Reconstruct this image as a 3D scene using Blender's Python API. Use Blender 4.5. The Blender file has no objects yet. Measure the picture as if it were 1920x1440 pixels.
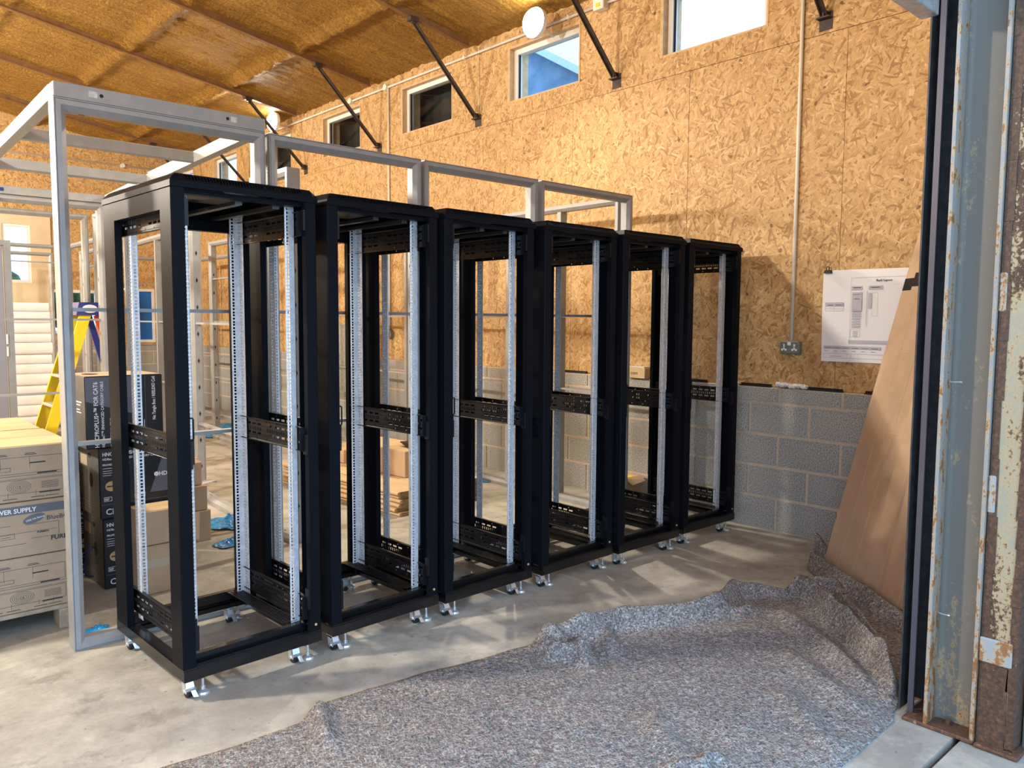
import bpy, bmesh, math, random
from mathutils import Vector, Matrix, noise

random.seed(7)
SC = bpy.context.scene
COL = SC.collection
PI = math.pi

# ------------------------------------------------------------------ camera, sky, exposure
YAW, PITCH, ROLL, FPX, CAMH = math.radians(42.10032), math.radians(4.60134), math.radians(0.37101), 1481.91, 1.47927
_f = Vector((math.sin(YAW) * math.cos(PITCH), math.cos(YAW) * math.cos(PITCH), -math.sin(PITCH)))
_r = Vector((math.cos(YAW), -math.sin(YAW), 0.0))
_u = _r.cross(_f)
_r2 = math.cos(ROLL) * _r + math.sin(ROLL) * _u
_u2 = -math.sin(ROLL) * _r + math.cos(ROLL) * _u
cam_data = bpy.data.cameras.new('camera')
cam_data.sensor_fit = 'HORIZONTAL'
cam_data.sensor_width = 36.0
cam_data.lens = FPX / 1920.0 * 36.0
cam_data.clip_start = 0.05
cam_data.clip_end = 200
cam = bpy.data.objects.new('camera', cam_data)
COL.objects.link(cam)
cam.matrix_world = Matrix(((_r2.x, _u2.x, -_f.x, 0), (_r2.y, _u2.y, -_f.y, 0), (_r2.z, _u2.z, -_f.z, CAMH), (0, 0, 0, 1)))
SC.camera = cam

SC.view_settings.view_transform = 'Standard'
SC.view_settings.look = 'None'
SC.view_settings.gamma = 1.0
SC.view_settings.use_curve_mapping = False
SC.view_settings.exposure = 0.12

SKY_STRENGTH = 3.9
SKY_COLOR = (0.44, 0.68, 1.0)
LAMP_WATTS = 400.0       # bulkhead lamps on the right wall
HALL_WATTS = 790.0       # hall lamps out of frame on the left
LAMP_COLOR = (1.0, 0.90, 0.75)

world = bpy.data.worlds.new('overcast_sky')
world.use_nodes = True
_bg = world.node_tree.nodes['Background']
_bg.inputs['Color'].default_value = (*SKY_COLOR, 1)
_bg.inputs['Strength'].default_value = SKY_STRENGTH
SC.world = world
SC.cycles.max_bounces = 8
SC.cycles.diffuse_bounces = 4
SC.cycles.glossy_bounces = 3
SC.cycles.transparent_max_bounces = 8
SC.cycles.caustics_reflective = False
SC.cycles.caustics_refractive = False
SC.cycles.sample_clamp_indirect = 6.0
SC.cycles.use_denoising = True


# ------------------------------------------------------------------ material helpers
def principled(name, color, rough=0.5, metal=0.0, spec=0.5, coat=0.0):
    m = bpy.data.materials.new(name)
    m.use_nodes = True
    b = m.node_tree.nodes['Principled BSDF']
    b.inputs['Base Color'].default_value = (*color, 1)
    b.inputs['Roughness'].default_value = rough
    b.inputs['Metallic'].default_value = metal
    b.inputs['Specular IOR Level'].default_value = spec
    b.inputs['Coat Weight'].default_value = coat
    return m


class NT:
    def __init__(s, m):
        s.t = m.node_tree
        s.b = s.t.nodes['Principled BSDF']

    def n(s, kind, **kw):
        x = s.t.nodes.new(kind)
        for k, v in kw.items():
            setattr(x, k, v)
        return x

    def l(s, a, b):
        s.t.links.new(a, b)

    def val(s, sock, v):
        if hasattr(v, 'is_output') or isinstance(v, bpy.types.NodeSocket):
            s.l(v, sock)
        else:
            sock.default_value = v

    def math(s, op, a, b=0.0, c=None, clamp=False):
        x = s.n('ShaderNodeMath', operation=op, use_clamp=clamp)
        s.val(x.inputs[0], a)
        s.val(x.inputs[1], b)
        if c is not None:
            s.val(x.inputs[2], c)
        return x.outputs[0]

    def coords(s):
        return s.n('ShaderNodeTexCoord').outputs['Object']

    def noise(s, vec, scale, detail=3.0, rough=0.55):
        x = s.n('ShaderNodeTexNoise')
        s.l(vec, x.inputs['Vector'])
        x.inputs['Scale'].default_value = scale
        x.inputs['Detail'].default_value = detail
        x.inputs['Roughness'].default_value = rough
        return x

    def ramp(s, fac, stops, interp='LINEAR'):
        x = s.n('ShaderNodeValToRGB')
        x.color_ramp.interpolation = interp
        els = x.color_ramp.elements
        while len(els) < len(stops):
            els.new(0.5)
        for e, (p, c) in zip(els, stops):
            e.position = p
            e.color = (*c, 1) if len(c) == 3 else c
        s.l(fac, x.inputs['Fac'])
        return x.outputs['Color']

    def mix(s, fac, a, b, blend='MIX'):
        x = s.n('ShaderNodeMix', data_type='RGBA', blend_type=blend)
        s.val(x.inputs[0], fac)
        for sock, v in ((x.inputs[6], a), (x.inputs[7], b)):
            if isinstance(v, tuple):
                sock.default_value = (*v, 1) if len(v) == 3 else v
            else:
                s.l(v, sock)
        return x.outputs[2]

    def bump(s, h, strength, dist=0.01):
        x = s.n('ShaderNodeBump')
        x.inputs['Strength'].default_value = strength
        x.inputs['Distance'].default_value = dist
        s.l(h, x.inputs['Height'])
        s.l(x.outputs[0], s.b.inputs['Normal'])


def speckled(name, c1, c2, scale, rough=0.6, bump=0.2, dist=0.003, metal=0.0, spec=0.5, detail=4.0):
    m = principled(name, c1, rough, metal, spec)
    t = NT(m)
    nz = t.noise(t.coords(), scale, detail)
    t.l(t.ramp(nz.outputs[0], [(0.35, c1), (0.65, c2)]), t.b.inputs['Base Color'])
    if bump:
        t.bump(nz.outputs[0], bump, dist)
    return m


def osb_material(name, axis):
    m = principled(name, (0.5, 0.3, 0.12), 0.55, 0.0, 0.35)
    t = NT(m)
    sep = t.n('ShaderNodeSeparateXYZ')
    t.l(t.coords(), sep.inputs[0])
    rnd = t.n('ShaderNodeObjectInfo').outputs['Random']
    u = t.math('ADD', sep.outputs[axis], t.math('MULTIPLY', rnd, 37.0))
    v = t.math('ADD', sep.outputs[2], t.math('MULTIPLY', rnd, 91.0))
    comb = t.n('ShaderNodeCombineXYZ')
    t.l(u, comb.inputs[0])
    t.l(v, comb.inputs[1])
    base = comb.outputs[0]
    warp = t.noise(base, 9.0, 2.0)
    wv = t.n('ShaderNodeVectorMath', operation='SCALE')
    t.l(warp.outputs['Color'], wv.inputs[0])
    wv.inputs['Scale'].default_value = 0.03
    ad = t.n('ShaderNodeVectorMath', operation='ADD')
    t.l(base, ad.inputs[0])
    t.l(wv.outputs[0], ad.inputs[1])
    vec = ad.outputs[0]
    cur = pri = None
    for i, (ang, su, sv) in enumerate(((0.2, 15, 62), (1.15, 16, 68), (1.55, 14, 60), (2.0, 16, 74), (2.7, 15, 80), (0.75, 17, 84))):
        mp = t.n('ShaderNodeMapping')
        mp.inputs['Rotation'].default_value = (0, 0, ang)
        mp.inputs['Location'].default_value = (i * 3.7, i * 5.1, 0)
        t.l(vec, mp.inputs['Vector'])
        sc = t.n('ShaderNodeVectorMath', operation='MULTIPLY')
        sc.inputs[1].default_value = (su, sv, 1)
        t.l(mp.outputs[0], sc.inputs[0])
        vo = t.n('ShaderNodeTexVoronoi', voronoi_dimensions='2D')
        vo.inputs['Scale'].default_value = 1.0
        t.l(sc.outputs[0], vo.inputs['Vector'])
        sp = t.n('ShaderNodeSeparateColor')
        t.l(vo.outputs['Color'], sp.inputs[0])
        shade = t.math('SUBTRACT', sp.outputs[0], t.math('MULTIPLY', vo.outputs['Distance'], 0.25))
        if cur is None:
            cur, pri = shade, sp.outputs[1]
        else:
            k = t.math('GREATER_THAN', sp.outputs[1], pri)
            cur = t.math('ADD', t.math('MULTIPLY', cur, t.math('SUBTRACT', 1.0, k)), t.math('MULTIPLY', shade, k))
            pri = t.math('MAXIMUM', pri, sp.outputs[1])
    col = t.ramp(cur, [(0.0, (0.30, 0.165, 0.06)), (0.12, (0.46, 0.28, 0.115)), (0.5, (0.57, 0.37, 0.165)), (0.82, (0.66, 0.455, 0.225)), (1.0, (0.79, 0.61, 0.36))])
    big = t.noise(base, 1.3, 2.0)
    fine = t.noise(base, 110.0, 2.0)
    col = t.mix(t.math('MULTIPLY', big.outputs[0], 0.22), col, (0.46, 0.25, 0.075))
    col = t.mix(t.math('MULTIPLY', fine.outputs[0], 0.25), col, (0.40, 0.22, 0.08))
    pits = t.math('GREATER_THAN', t.noise(base, 17.0, 1.0).outputs[0], 0.735)
    col = t.mix(t.math('MULTIPLY', pits, 0.75), col, (0.09, 0.045, 0.02))
    t.l(col, t.b.inputs['Base Color'])
    t.bump(cur, 0.35, 0.004)
    return m


def concrete_floor(name, c_lo, c_hi, c_dark):
    m = principled(name, c_lo, 0.6, 0, 0.4)
    t = NT(m)
    co = t.coords()
    a = t.noise(co, 1.1, 6.0, 0.62)
    b = t.noise(co, 7.0, 8.0, 0.7)
    c = t.noise(co, 60.0, 4.0, 0.6)
    col = t.ramp(b.outputs[0], [(0.32, c_lo), (0.62, c_hi)])
    col = t.mix(t.ramp(a.outputs[0], [(0.42, (0, 0, 0)), (0.7, (0.6, 0.6, 0.6))]), col, c_dark)
    st = t.noise(co, 3.1, 7.0, 0.72)
    col = t.mix(t.ramp(st.outputs[0], [(0.53, (0, 0, 0)), (0.62, (0.6, 0.6, 0.6))]), col, c_dark)
    col = t.mix(t.math('MULTIPLY', c.outputs[0], 0.42), col, (c_dark[0] * 0.8, c_dark[1] * 0.8, c_dark[2] * 0.8))
    spots = t.math('GREATER_THAN', t.noise(co, 26.0, 1.0).outputs[0], 0.75)
    col = t.mix(t.math('MULTIPLY', spots, 0.45), col, (0.10, 0.09, 0.075))
    t.l(col, t.b.inputs['Base Color'])
    t.l(t.ramp(b.outputs[0], [(0.3, (0.5, 0.5, 0.5)), (0.7, (0.75, 0.75, 0.75))]), t.b.inputs['Roughness'])
    t.bump(b.outputs[0], 0.2, 0.01)
    return m


def rusty_paint(name, paint, rust_amount, lo=False, dark=(0.05, 0.025, 0.016), sc=11.0):
    """painted steel with rust patches that have their own ragged shape"""
    m = principled(name, paint, 0.6, 0, 0.35)
    t = NT(m)
    co = t.coords()
    sep = t.n('ShaderNodeSeparateXYZ')
    t.l(co, sep.inputs[0])
    st = t.n('ShaderNodeMapping')
    st.inputs['Scale'].default_value = (1, 1, 0.35)
    t.l(co, st.inputs['Vector'])
    n1 = t.noise(st.outputs[0], sc, 7.0, 0.68)
    n2 = t.noise(co, 75.0, 4.0, 0.7)
    f = t.math('ADD', n1.outputs[0], t.math('MULTIPLY', t.math('SUBTRACT', n2.outputs[0], 0.5), 0.5))
    if lo:   # rust climbs from the foot of the post
        f = t.math('ADD', f, t.math('MULTIPLY', t.math('SUBTRACT', 0.75, sep.outputs[2], clamp=True), 0.17))
    mask = t.ramp(f, [(1 - rust_amount - 0.03, (0, 0, 0)), (1 - rust_amount + 0.03, (1, 1, 1))])
    rust = t.ramp(n2.outputs[0], [(0.3, dark), (0.55, (dark[0] * 2.2, dark[1] * 2.0, dark[2] * 1.6)), (0.74, (0.20, 0.10, 0.04))])
    halo = t.ramp(f, [(1 - rust_amount - 0.12, (0, 0, 0)), (1 - rust_amount, (0.75, 0.75, 0.75))])
    p2 = t.mix(halo, paint, (0.50, 0.34, 0.16))
    sp = t.math('GREATER_THAN', t.noise(co, 150.0, 2.0).outputs[0], 0.66)
    p2 = t.mix(t.math('MULTIPLY', sp, 0.4), p2, (0.25, 0.2, 0.15))
    t.l(t.mix(mask, p2, rust), t.b.inputs['Base Color'])
    t.bump(f, 0.5, 0.004)
    return m


M = {}
M['osb_side'] = osb_material('osb_side', 1)
M['osb_end'] = osb_material('osb_end', 0)
M['floor'] = concrete_floor('floor_concrete', (0.38, 0.355, 0.30), (0.58, 0.545, 0.465), (0.23, 0.21, 0.18))
M['apron'] = concrete_floor('apron_concrete', (0.34, 0.31, 0.27), (0.52, 0.49, 0.43), (0.24, 0.21, 0.18))
M['black'] = principled('black_powder_coat', (0.007, 0.008, 0.011), 0.36, 0, 0.035)
M['black_in'] = principled('black_satin_steel', (0.007, 0.007, 0.009), 0.40, 0, 0.3)
M['black_gloss'] = principled('black_gloss_coat', (0.006, 0.006, 0.007), 0.2, 0, 0.45)
M['roofplate'] = principled('dark_grey_steel', (0.025, 0.025, 0.025), 0.3, 0, 0.5)
M['zinc'] = speckled('zinc_plated_steel', (0.66, 0.68, 0.71), (0.84, 0.86, 0.89), 45, 0.40, 0.05, 0.001, 0.3)
M['chrome'] = principled('bright_zinc', (0.82, 0.85, 0.88), 0.25, 0.7)
M['rubber'] = principled('black_rubber', (0.012, 0.012, 0.012), 0.5)
M['frame'] = speckled('pale_grey_frame_steel', (0.31, 0.32, 0.325), (0.355, 0.365, 0.37), 12, 0.42, 0.0, 0.001, 0.1)
M['hole'] = principled('dark_punched_hole', (0.02, 0.02, 0.02), 0.9)
M['darksteel'] = speckled('dark_painted_strut', (0.025, 0.018, 0.016), (0.05, 0.034, 0.03), 20, 0.6, 0.1, 0.002)
M['rafter'] = speckled('brown_rafter_paint', (0.16, 0.075, 0.03), (0.22, 0.11, 0.045), 14, 0.5, 0.1, 0.002)
M['upvc'] = principled('white_window_frame', (0.80, 0.79, 0.77), 0.35)
M['wood'] = speckled('pale_timber', (0.50, 0.34, 0.18), (0.62, 0.44, 0.25), 18, 0.6, 0.1, 0.002)
M['conduit'] = principled('white_conduit', (0.74, 0.71, 0.66), 0.45)
M['socketgrey'] = principled('grey_metalclad', (0.17, 0.20, 0.21), 0.45, 0.2)
M['white'] = principled('white_plastic', (0.82, 0.82, 0.80), 0.4)
M['paper'] = principled('white_paper', (0.84, 0.84, 0.87), 0.75)
M['ink'] = principled('grey_ink', (0.28, 0.28, 0.32), 0.8)
M['inklight'] = principled('pale_grey_ink', (0.50, 0.50, 0.56), 0.8)
M['inkdark'] = principled('black_ink', (0.04, 0.04, 0.045), 0.7)
M['card'] = speckled('brown_cardboard', (0.46, 0.32, 0.205), (0.52, 0.365, 0.235), 6, 0.75, 0.05, 0.002)
M['card_light'] = speckled('light_cardboard', (0.52, 0.37, 0.20), (0.58, 0.42, 0.235), 6, 0.7, 0.05, 0.002)
M['card_grey'] = speckled('buff_carton', (0.37, 0.28, 0.185), (0.43, 0.33, 0.22), 7, 0.75, 0.05, 0.002)
M['card_edge'] = speckled('cardboard_edge', (0.24, 0.145, 0.07), (0.40, 0.26, 0.135), 60, 0.8, 0.2, 0.002)
M['boxblack'] = principled('black_printed_card', (0.012, 0.012, 0.016), 0.35)
M['boxgrey'] = principled('slate_printed_card', (0.12, 0.13, 0.16), 0.4)
M['boxside'] = speckled('grey_printed_card', (0.055, 0.055, 0.052), (0.10, 0.10, 0.095), 9, 0.45, 0.0)
M['gold'] = principled('gold_seal_ink', (0.62, 0.40, 0.16), 0.4)
M['tape'] = principled('black_tape', (0.018, 0.016, 0.016), 0.8, 0, 0.2)
M['cleartape'] = principled('clear_tape', (0.50, 0.40, 0.30), 0.12)
M['yellow'] = principled('yellow_fibreglass', (0.80, 0.60, 0.01), 0.4)
M['navy'] = principled('blue_plastic', (0.02, 0.03, 0.20), 0.4)
M['red'] = principled('red_plastic', (0.62, 0.06, 0.02), 0.4)
M['alu'] = principled('aluminium_tread', (0.66, 0.66, 0.64), 0.4, 0.6)
M['pallet'] = speckled('grey_pallet_wood', (0.30, 0.25, 0.18), (0.42, 0.36, 0.27), 20, 0.8, 0.3, 0.003)
M['whitepack'] = speckled('white_wrapped_board', (0.72, 0.71, 0.72), (0.82, 0.81, 0.80), 3, 0.28, 0.25, 0.01)
M['galv'] = speckled('galvanised_steel', (0.42, 0.44, 0.44), (0.60, 0.62, 0.62), 38, 0.4, 0.05, 0.001, 0.7)
M['guide'] = speckled('dark_guide_steel', (0.03, 0.032, 0.035), (0.055, 0.057, 0.06), 30, 0.42, 0.1, 0.001, 0.3)
M['guidebar'] = principled('violet_grey_bar', (0.085, 0.085, 0.11), 0.35, 0.3)
M['colpaint'] = rusty_paint('white_column_paint', (0.175, 0.165, 0.14), 0.27, lo=True, dark=(0.12, 0.06, 0.03))
M['coledge'] = rusty_paint('rusted_column_edge', (0.27, 0.275, 0.27), 0.42, lo=True, dark=(0.13, 0.06, 0.025), sc=34.0)
M['rustpost'] = rusty_paint('flaking_cream_paint', (0.32, 0.30, 0.215), 0.50, dark=(0.03, 0.017, 0.013), sc=5.0)
M['rustdark'] = rusty_paint('heavy_rust', (0.34, 0.25, 0.16), 0.68, dark=(0.045, 0.026, 0.02))
M['rustplate'] = rusty_paint('rusted_plate', (0.16, 0.11, 0.08), 0.62, dark=(0.06, 0.03, 0.022))
M['cleat'] = rusty_paint('blue_white_cleat_paint', (0.30, 0.33, 0.36), 0.44, dark=(0.14, 0.07, 0.03), sc=26.0)
M['whitewall'] = rusty_paint('white_masonry_paint', (0.36, 0.375, 0.39), 0.27, dark=(0.2, 0.17, 0.14))
M['bubble'] = speckled('bubble_wrap', (0.60, 0.60, 0.58), (0.88, 0.88, 0.88), 60, 0.2, 0.8, 0.01)
M['brush'] = principled('black_plastic_comb', (0.012, 0.012, 0.012), 0.6)
M['cream'] = speckled('cream_board', (0.62, 0.50, 0.33), (0.70, 0.58, 0.40), 3, 0.6, 0.05, 0.003)
M['hedge'] = speckled('hedge_leaves', (0.01, 0.035, 0.012), (0.05, 0.13, 0.035), 9, 0.7, 0.6, 0.03)
M['shed'] = speckled('slate_blue_cladding', (0.10, 0.20, 0.34), (0.16, 0.30, 0.46), 4, 0.6, 0.0)
M['shedroof'] = principled('pale_roof_sheet', (0.5, 0.6, 0.68), 0.5)
M['darkclad'] = speckled('dark_cladding', (0.008, 0.008, 0.008), (0.02, 0.018, 0.016), 4, 0.8, 0.0)
M['bluefilm_pane'] = principled('blue_window_film', (0.02, 0.22, 0.62), 0.3)
M['bluefilm_pane'].node_tree.nodes['Principled BSDF'].inputs['Transmission Weight'].default_value = 0.6
M['doorgrey'] = principled('grey_door_paint', (0.30, 0.31, 0.37), 0.45)


def make_foam():
    m = principled('amber_spray_foam', (0.42, 0.2, 0.035), 0.5, 0, 0.3)
    t = NT(m)
    co = t.coords()
    a = t.noise(co, 2.2, 5.0, 0.65)
    b = t.noise(co, 34.0, 6.0, 0.66)
    col = t.ramp(a.outputs[0], [(0.3, (0.46, 0.24, 0.036)), (0.7, (0.60, 0.34, 0.06))])
    col = t.mix(t.ramp(b.outputs[0], [(0.38, (0.75, 0.75, 0.75)), (0.6, (0, 0, 0))]), col, (0.24, 0.105, 0.014))  # crevice shade mixed into the colour, along with natural tone variation
    st = t.n('ShaderNodeMapping')
    st.inputs['Scale'].default_value = (1.6, 22, 1)
    t.l(co, st.inputs['Vector'])
    sn = t.noise(st.outputs[0], 1.0, 4.0, 0.6)
    col = t.mix(t.ramp(sn.outputs[0], [(0.36, (0.6, 0.6, 0.6)), (0.58, (0, 0, 0))]), col, (0.26, 0.12, 0.018))
    t.l(col, t.b.inputs['Base Color'])
    t.bump(t.math('ADD', b.outputs[0], t.math('MULTIPLY', sn.outputs[0], 1.4)), 1.0, 0.05)
    return m


def make_block(name, c1, c2):
    m = principled(name, c1, 0.9, 0, 0.2)
    t = NT(m)
    co = t.coords()
    rnd = t.n('ShaderNodeObjectInfo').outputs['Random']
    a = t.noise(co, 125.0, 2.5, 0.62)
    b = t.noise(co, 3.0, 3.0)
    col = t.ramp(a.outputs[0], [(0.33, (0.06, 0.06, 0.058)), (0.43, c1), (0.58, c2), (0.68, (0.70, 0.69, 0.65))])
    col = t.mix(t.math('MULTIPLY', b.outputs[0], 0.35), col, (0.46, 0.42, 0.33))
    col = t.mix(t.math('MULTIPLY', rnd, 0.16), col, (0.38, 0.39, 0.385))
    t.l(col, t.b.inputs['Base Color'])
    t.bump(a.outputs[0], 0.7, 0.006)
    return m


def make_blanket():
    m = principled('grey_recycled_felt', (0.2, 0.2, 0.2), 0.95, 0, 0.1)
    t = NT(m)
    co = t.coords()
    w = t.noise(co, 60, 3)
    wv = t.n('ShaderNodeVectorMath', operation='SCALE')
    wv.inputs['Scale'].default_value = 0.02
    t.l(w.outputs['Color'], wv.inputs[0])
    ad = t.n('ShaderNodeVectorMath', operation='ADD')
    t.l(co, ad.inputs[0])
    t.l(wv.outputs[0], ad.inputs[1])
    cols = []
    for ang, s in ((0.4, (80, 270, 140)), (1.9, (90, 310, 150))):
        mp = t.n('ShaderNodeMapping')
        mp.inputs['Rotation'].default_value = (0, 0, ang)
        t.l(ad.outputs[0], mp.inputs['Vector'])
        mu = t.n('ShaderNodeVectorMath', operation='MULTIPLY')
        mu.inputs[1].default_value = s
        t.l(mp.outputs[0], mu.inputs[0])
        vo = t.n('ShaderNodeTexVoronoi')
        vo.inputs['Scale'].default_value = 1
        t.l(mu.outputs[0], vo.inputs['Vector'])
        cols.append(vo)
    sp = t.n('ShaderNodeSeparateColor')
    t.l(cols[0].outputs['Color'], sp.inputs[0])
    sp2 = t.n('ShaderNodeSeparateColor')
    t.l(cols[1].outputs['Color'], sp2.inputs[0])
    stops = [(0.0, (0.035, 0.033, 0.033)), (0.22, (0.105, 0.095, 0.092)), (0.5, (0.205, 0.187, 0.178)), (0.78, (0.33, 0.30, 0.28)), (0.93, (0.56, 0.53, 0.48)), (1.0, (0.74, 0.70, 0.66))]
    a = t.ramp(sp.outputs[0], stops)
    b = t.ramp(sp2.outputs[0], stops)
    col = t.mix(0.5, a, b)
    col = t.mix(t.math('MULTIPLY', t.math('GREATER_THAN', sp.outputs[1], 0.975), 0.4), col, (0.36, 0.08, 0.07))
    col = t.mix(t.math('MULTIPLY', t.math('GREATER_THAN', sp2.outputs[1], 0.95), 0.4), col, (0.08, 0.11, 0.30))
    col = t.mix(t.math('MULTIPLY', t.math('GREATER_THAN', sp2.outputs[2], 0.985), 0.5), col, (0.10, 0.38, 0.26))
    lg = t.noise(co, 5, 4)
    col = t.mix(t.math('MULTIPLY', lg.outputs[0], 0.25), col, (0.15, 0.14, 0.14))
    t.l(col, t.b.inputs['Base Color'])
    t.bump(w.outputs[0], 0.8, 0.012)
    return m


def make_glass(name):
    m = bpy.data.materials.new(name)
    m.use_nodes = True
    nt = m.node_tree
    nt.nodes.remove(nt.nodes['Principled BSDF'])
    out = nt.nodes['Material Output']
    tr = nt.nodes.new('ShaderNodeBsdfTransparent')
    tr.inputs[0].default_value = (0.93, 0.96, 0.96, 1)
    gl = nt.nodes.new('ShaderNodeBsdfGlossy')
    gl.inputs['Roughness'].default_value = 0.02
    fr = nt.nodes.new('ShaderNodeFresnel')
    fr.inputs[0].default_value = 1.5
    mx = nt.nodes.new('ShaderNodeMixShader')
    ge = nt.nodes.new('ShaderNodeNewGeometry')
    mm = nt.nodes.new('ShaderNodeMath')
    mm.operation = 'MULTIPLY_ADD'
    mm.inputs[1].default_value = -1.0
    nt.links.new(ge.outputs['Backfacing'], mm.inputs[0])
    mm.inputs[2].default_value = 1.0
    mk = nt.nodes.new('ShaderNodeMath')
    mk.operation = 'MULTIPLY'
    nt.links.new(fr.outputs[0], mk.inputs[0])
    nt.links.new(mm.outputs[0], mk.inputs[1])
    nt.links.new(mk.outputs[0], mx.inputs[0])
    nt.links.new(tr.outputs[0], mx.inputs[1])
    nt.links.new(gl.outputs[0], mx.inputs[2])
    nt.links.new(mx.outputs[0], out.inputs['Surface'])
    return m


def make_film():
    m = principled('torn_blue_film', (0.01, 0.33, 0.55), 0.15, 0, 0.6)
    t = NT(m)
    n = t.noise(t.coords(), 14, 4)
    t.l(t.ramp(n.outputs[0], [(0.3, (0.0, 0.15, 0.42)), (0.7, (0.01, 0.36, 0.72))]), t.b.inputs['Base Color'])
    t.bump(n.outputs[0], 0.9, 0.03)
    return m


M['foam'] = make_foam()
M['block'] = make_block('grey_concrete_block', (0.26, 0.265, 0.26), (0.42, 0.425, 0.41))
M['mortar'] = speckled('buff_mortar', (0.54, 0.44, 0.33), (0.64, 0.53, 0.41), 50, 0.9, 0.3, 0.002)
M['blanket'] = make_blanket()
M['glass'] = make_glass('window_glass')
M['film'] = make_film()
lampm = principled('lit_lamp_diffuser', (0.9, 0.9, 0.85), 0.4)
lampm.node_tree.nodes['Principled BSDF'].inputs['Emission Color'].default_value = (1.0, 0.94, 0.80, 1)
lampm.node_tree.nodes['Principled BSDF'].inputs['Emission Strength'].default_value = 40.0
M['lamp'] = lampm


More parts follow.
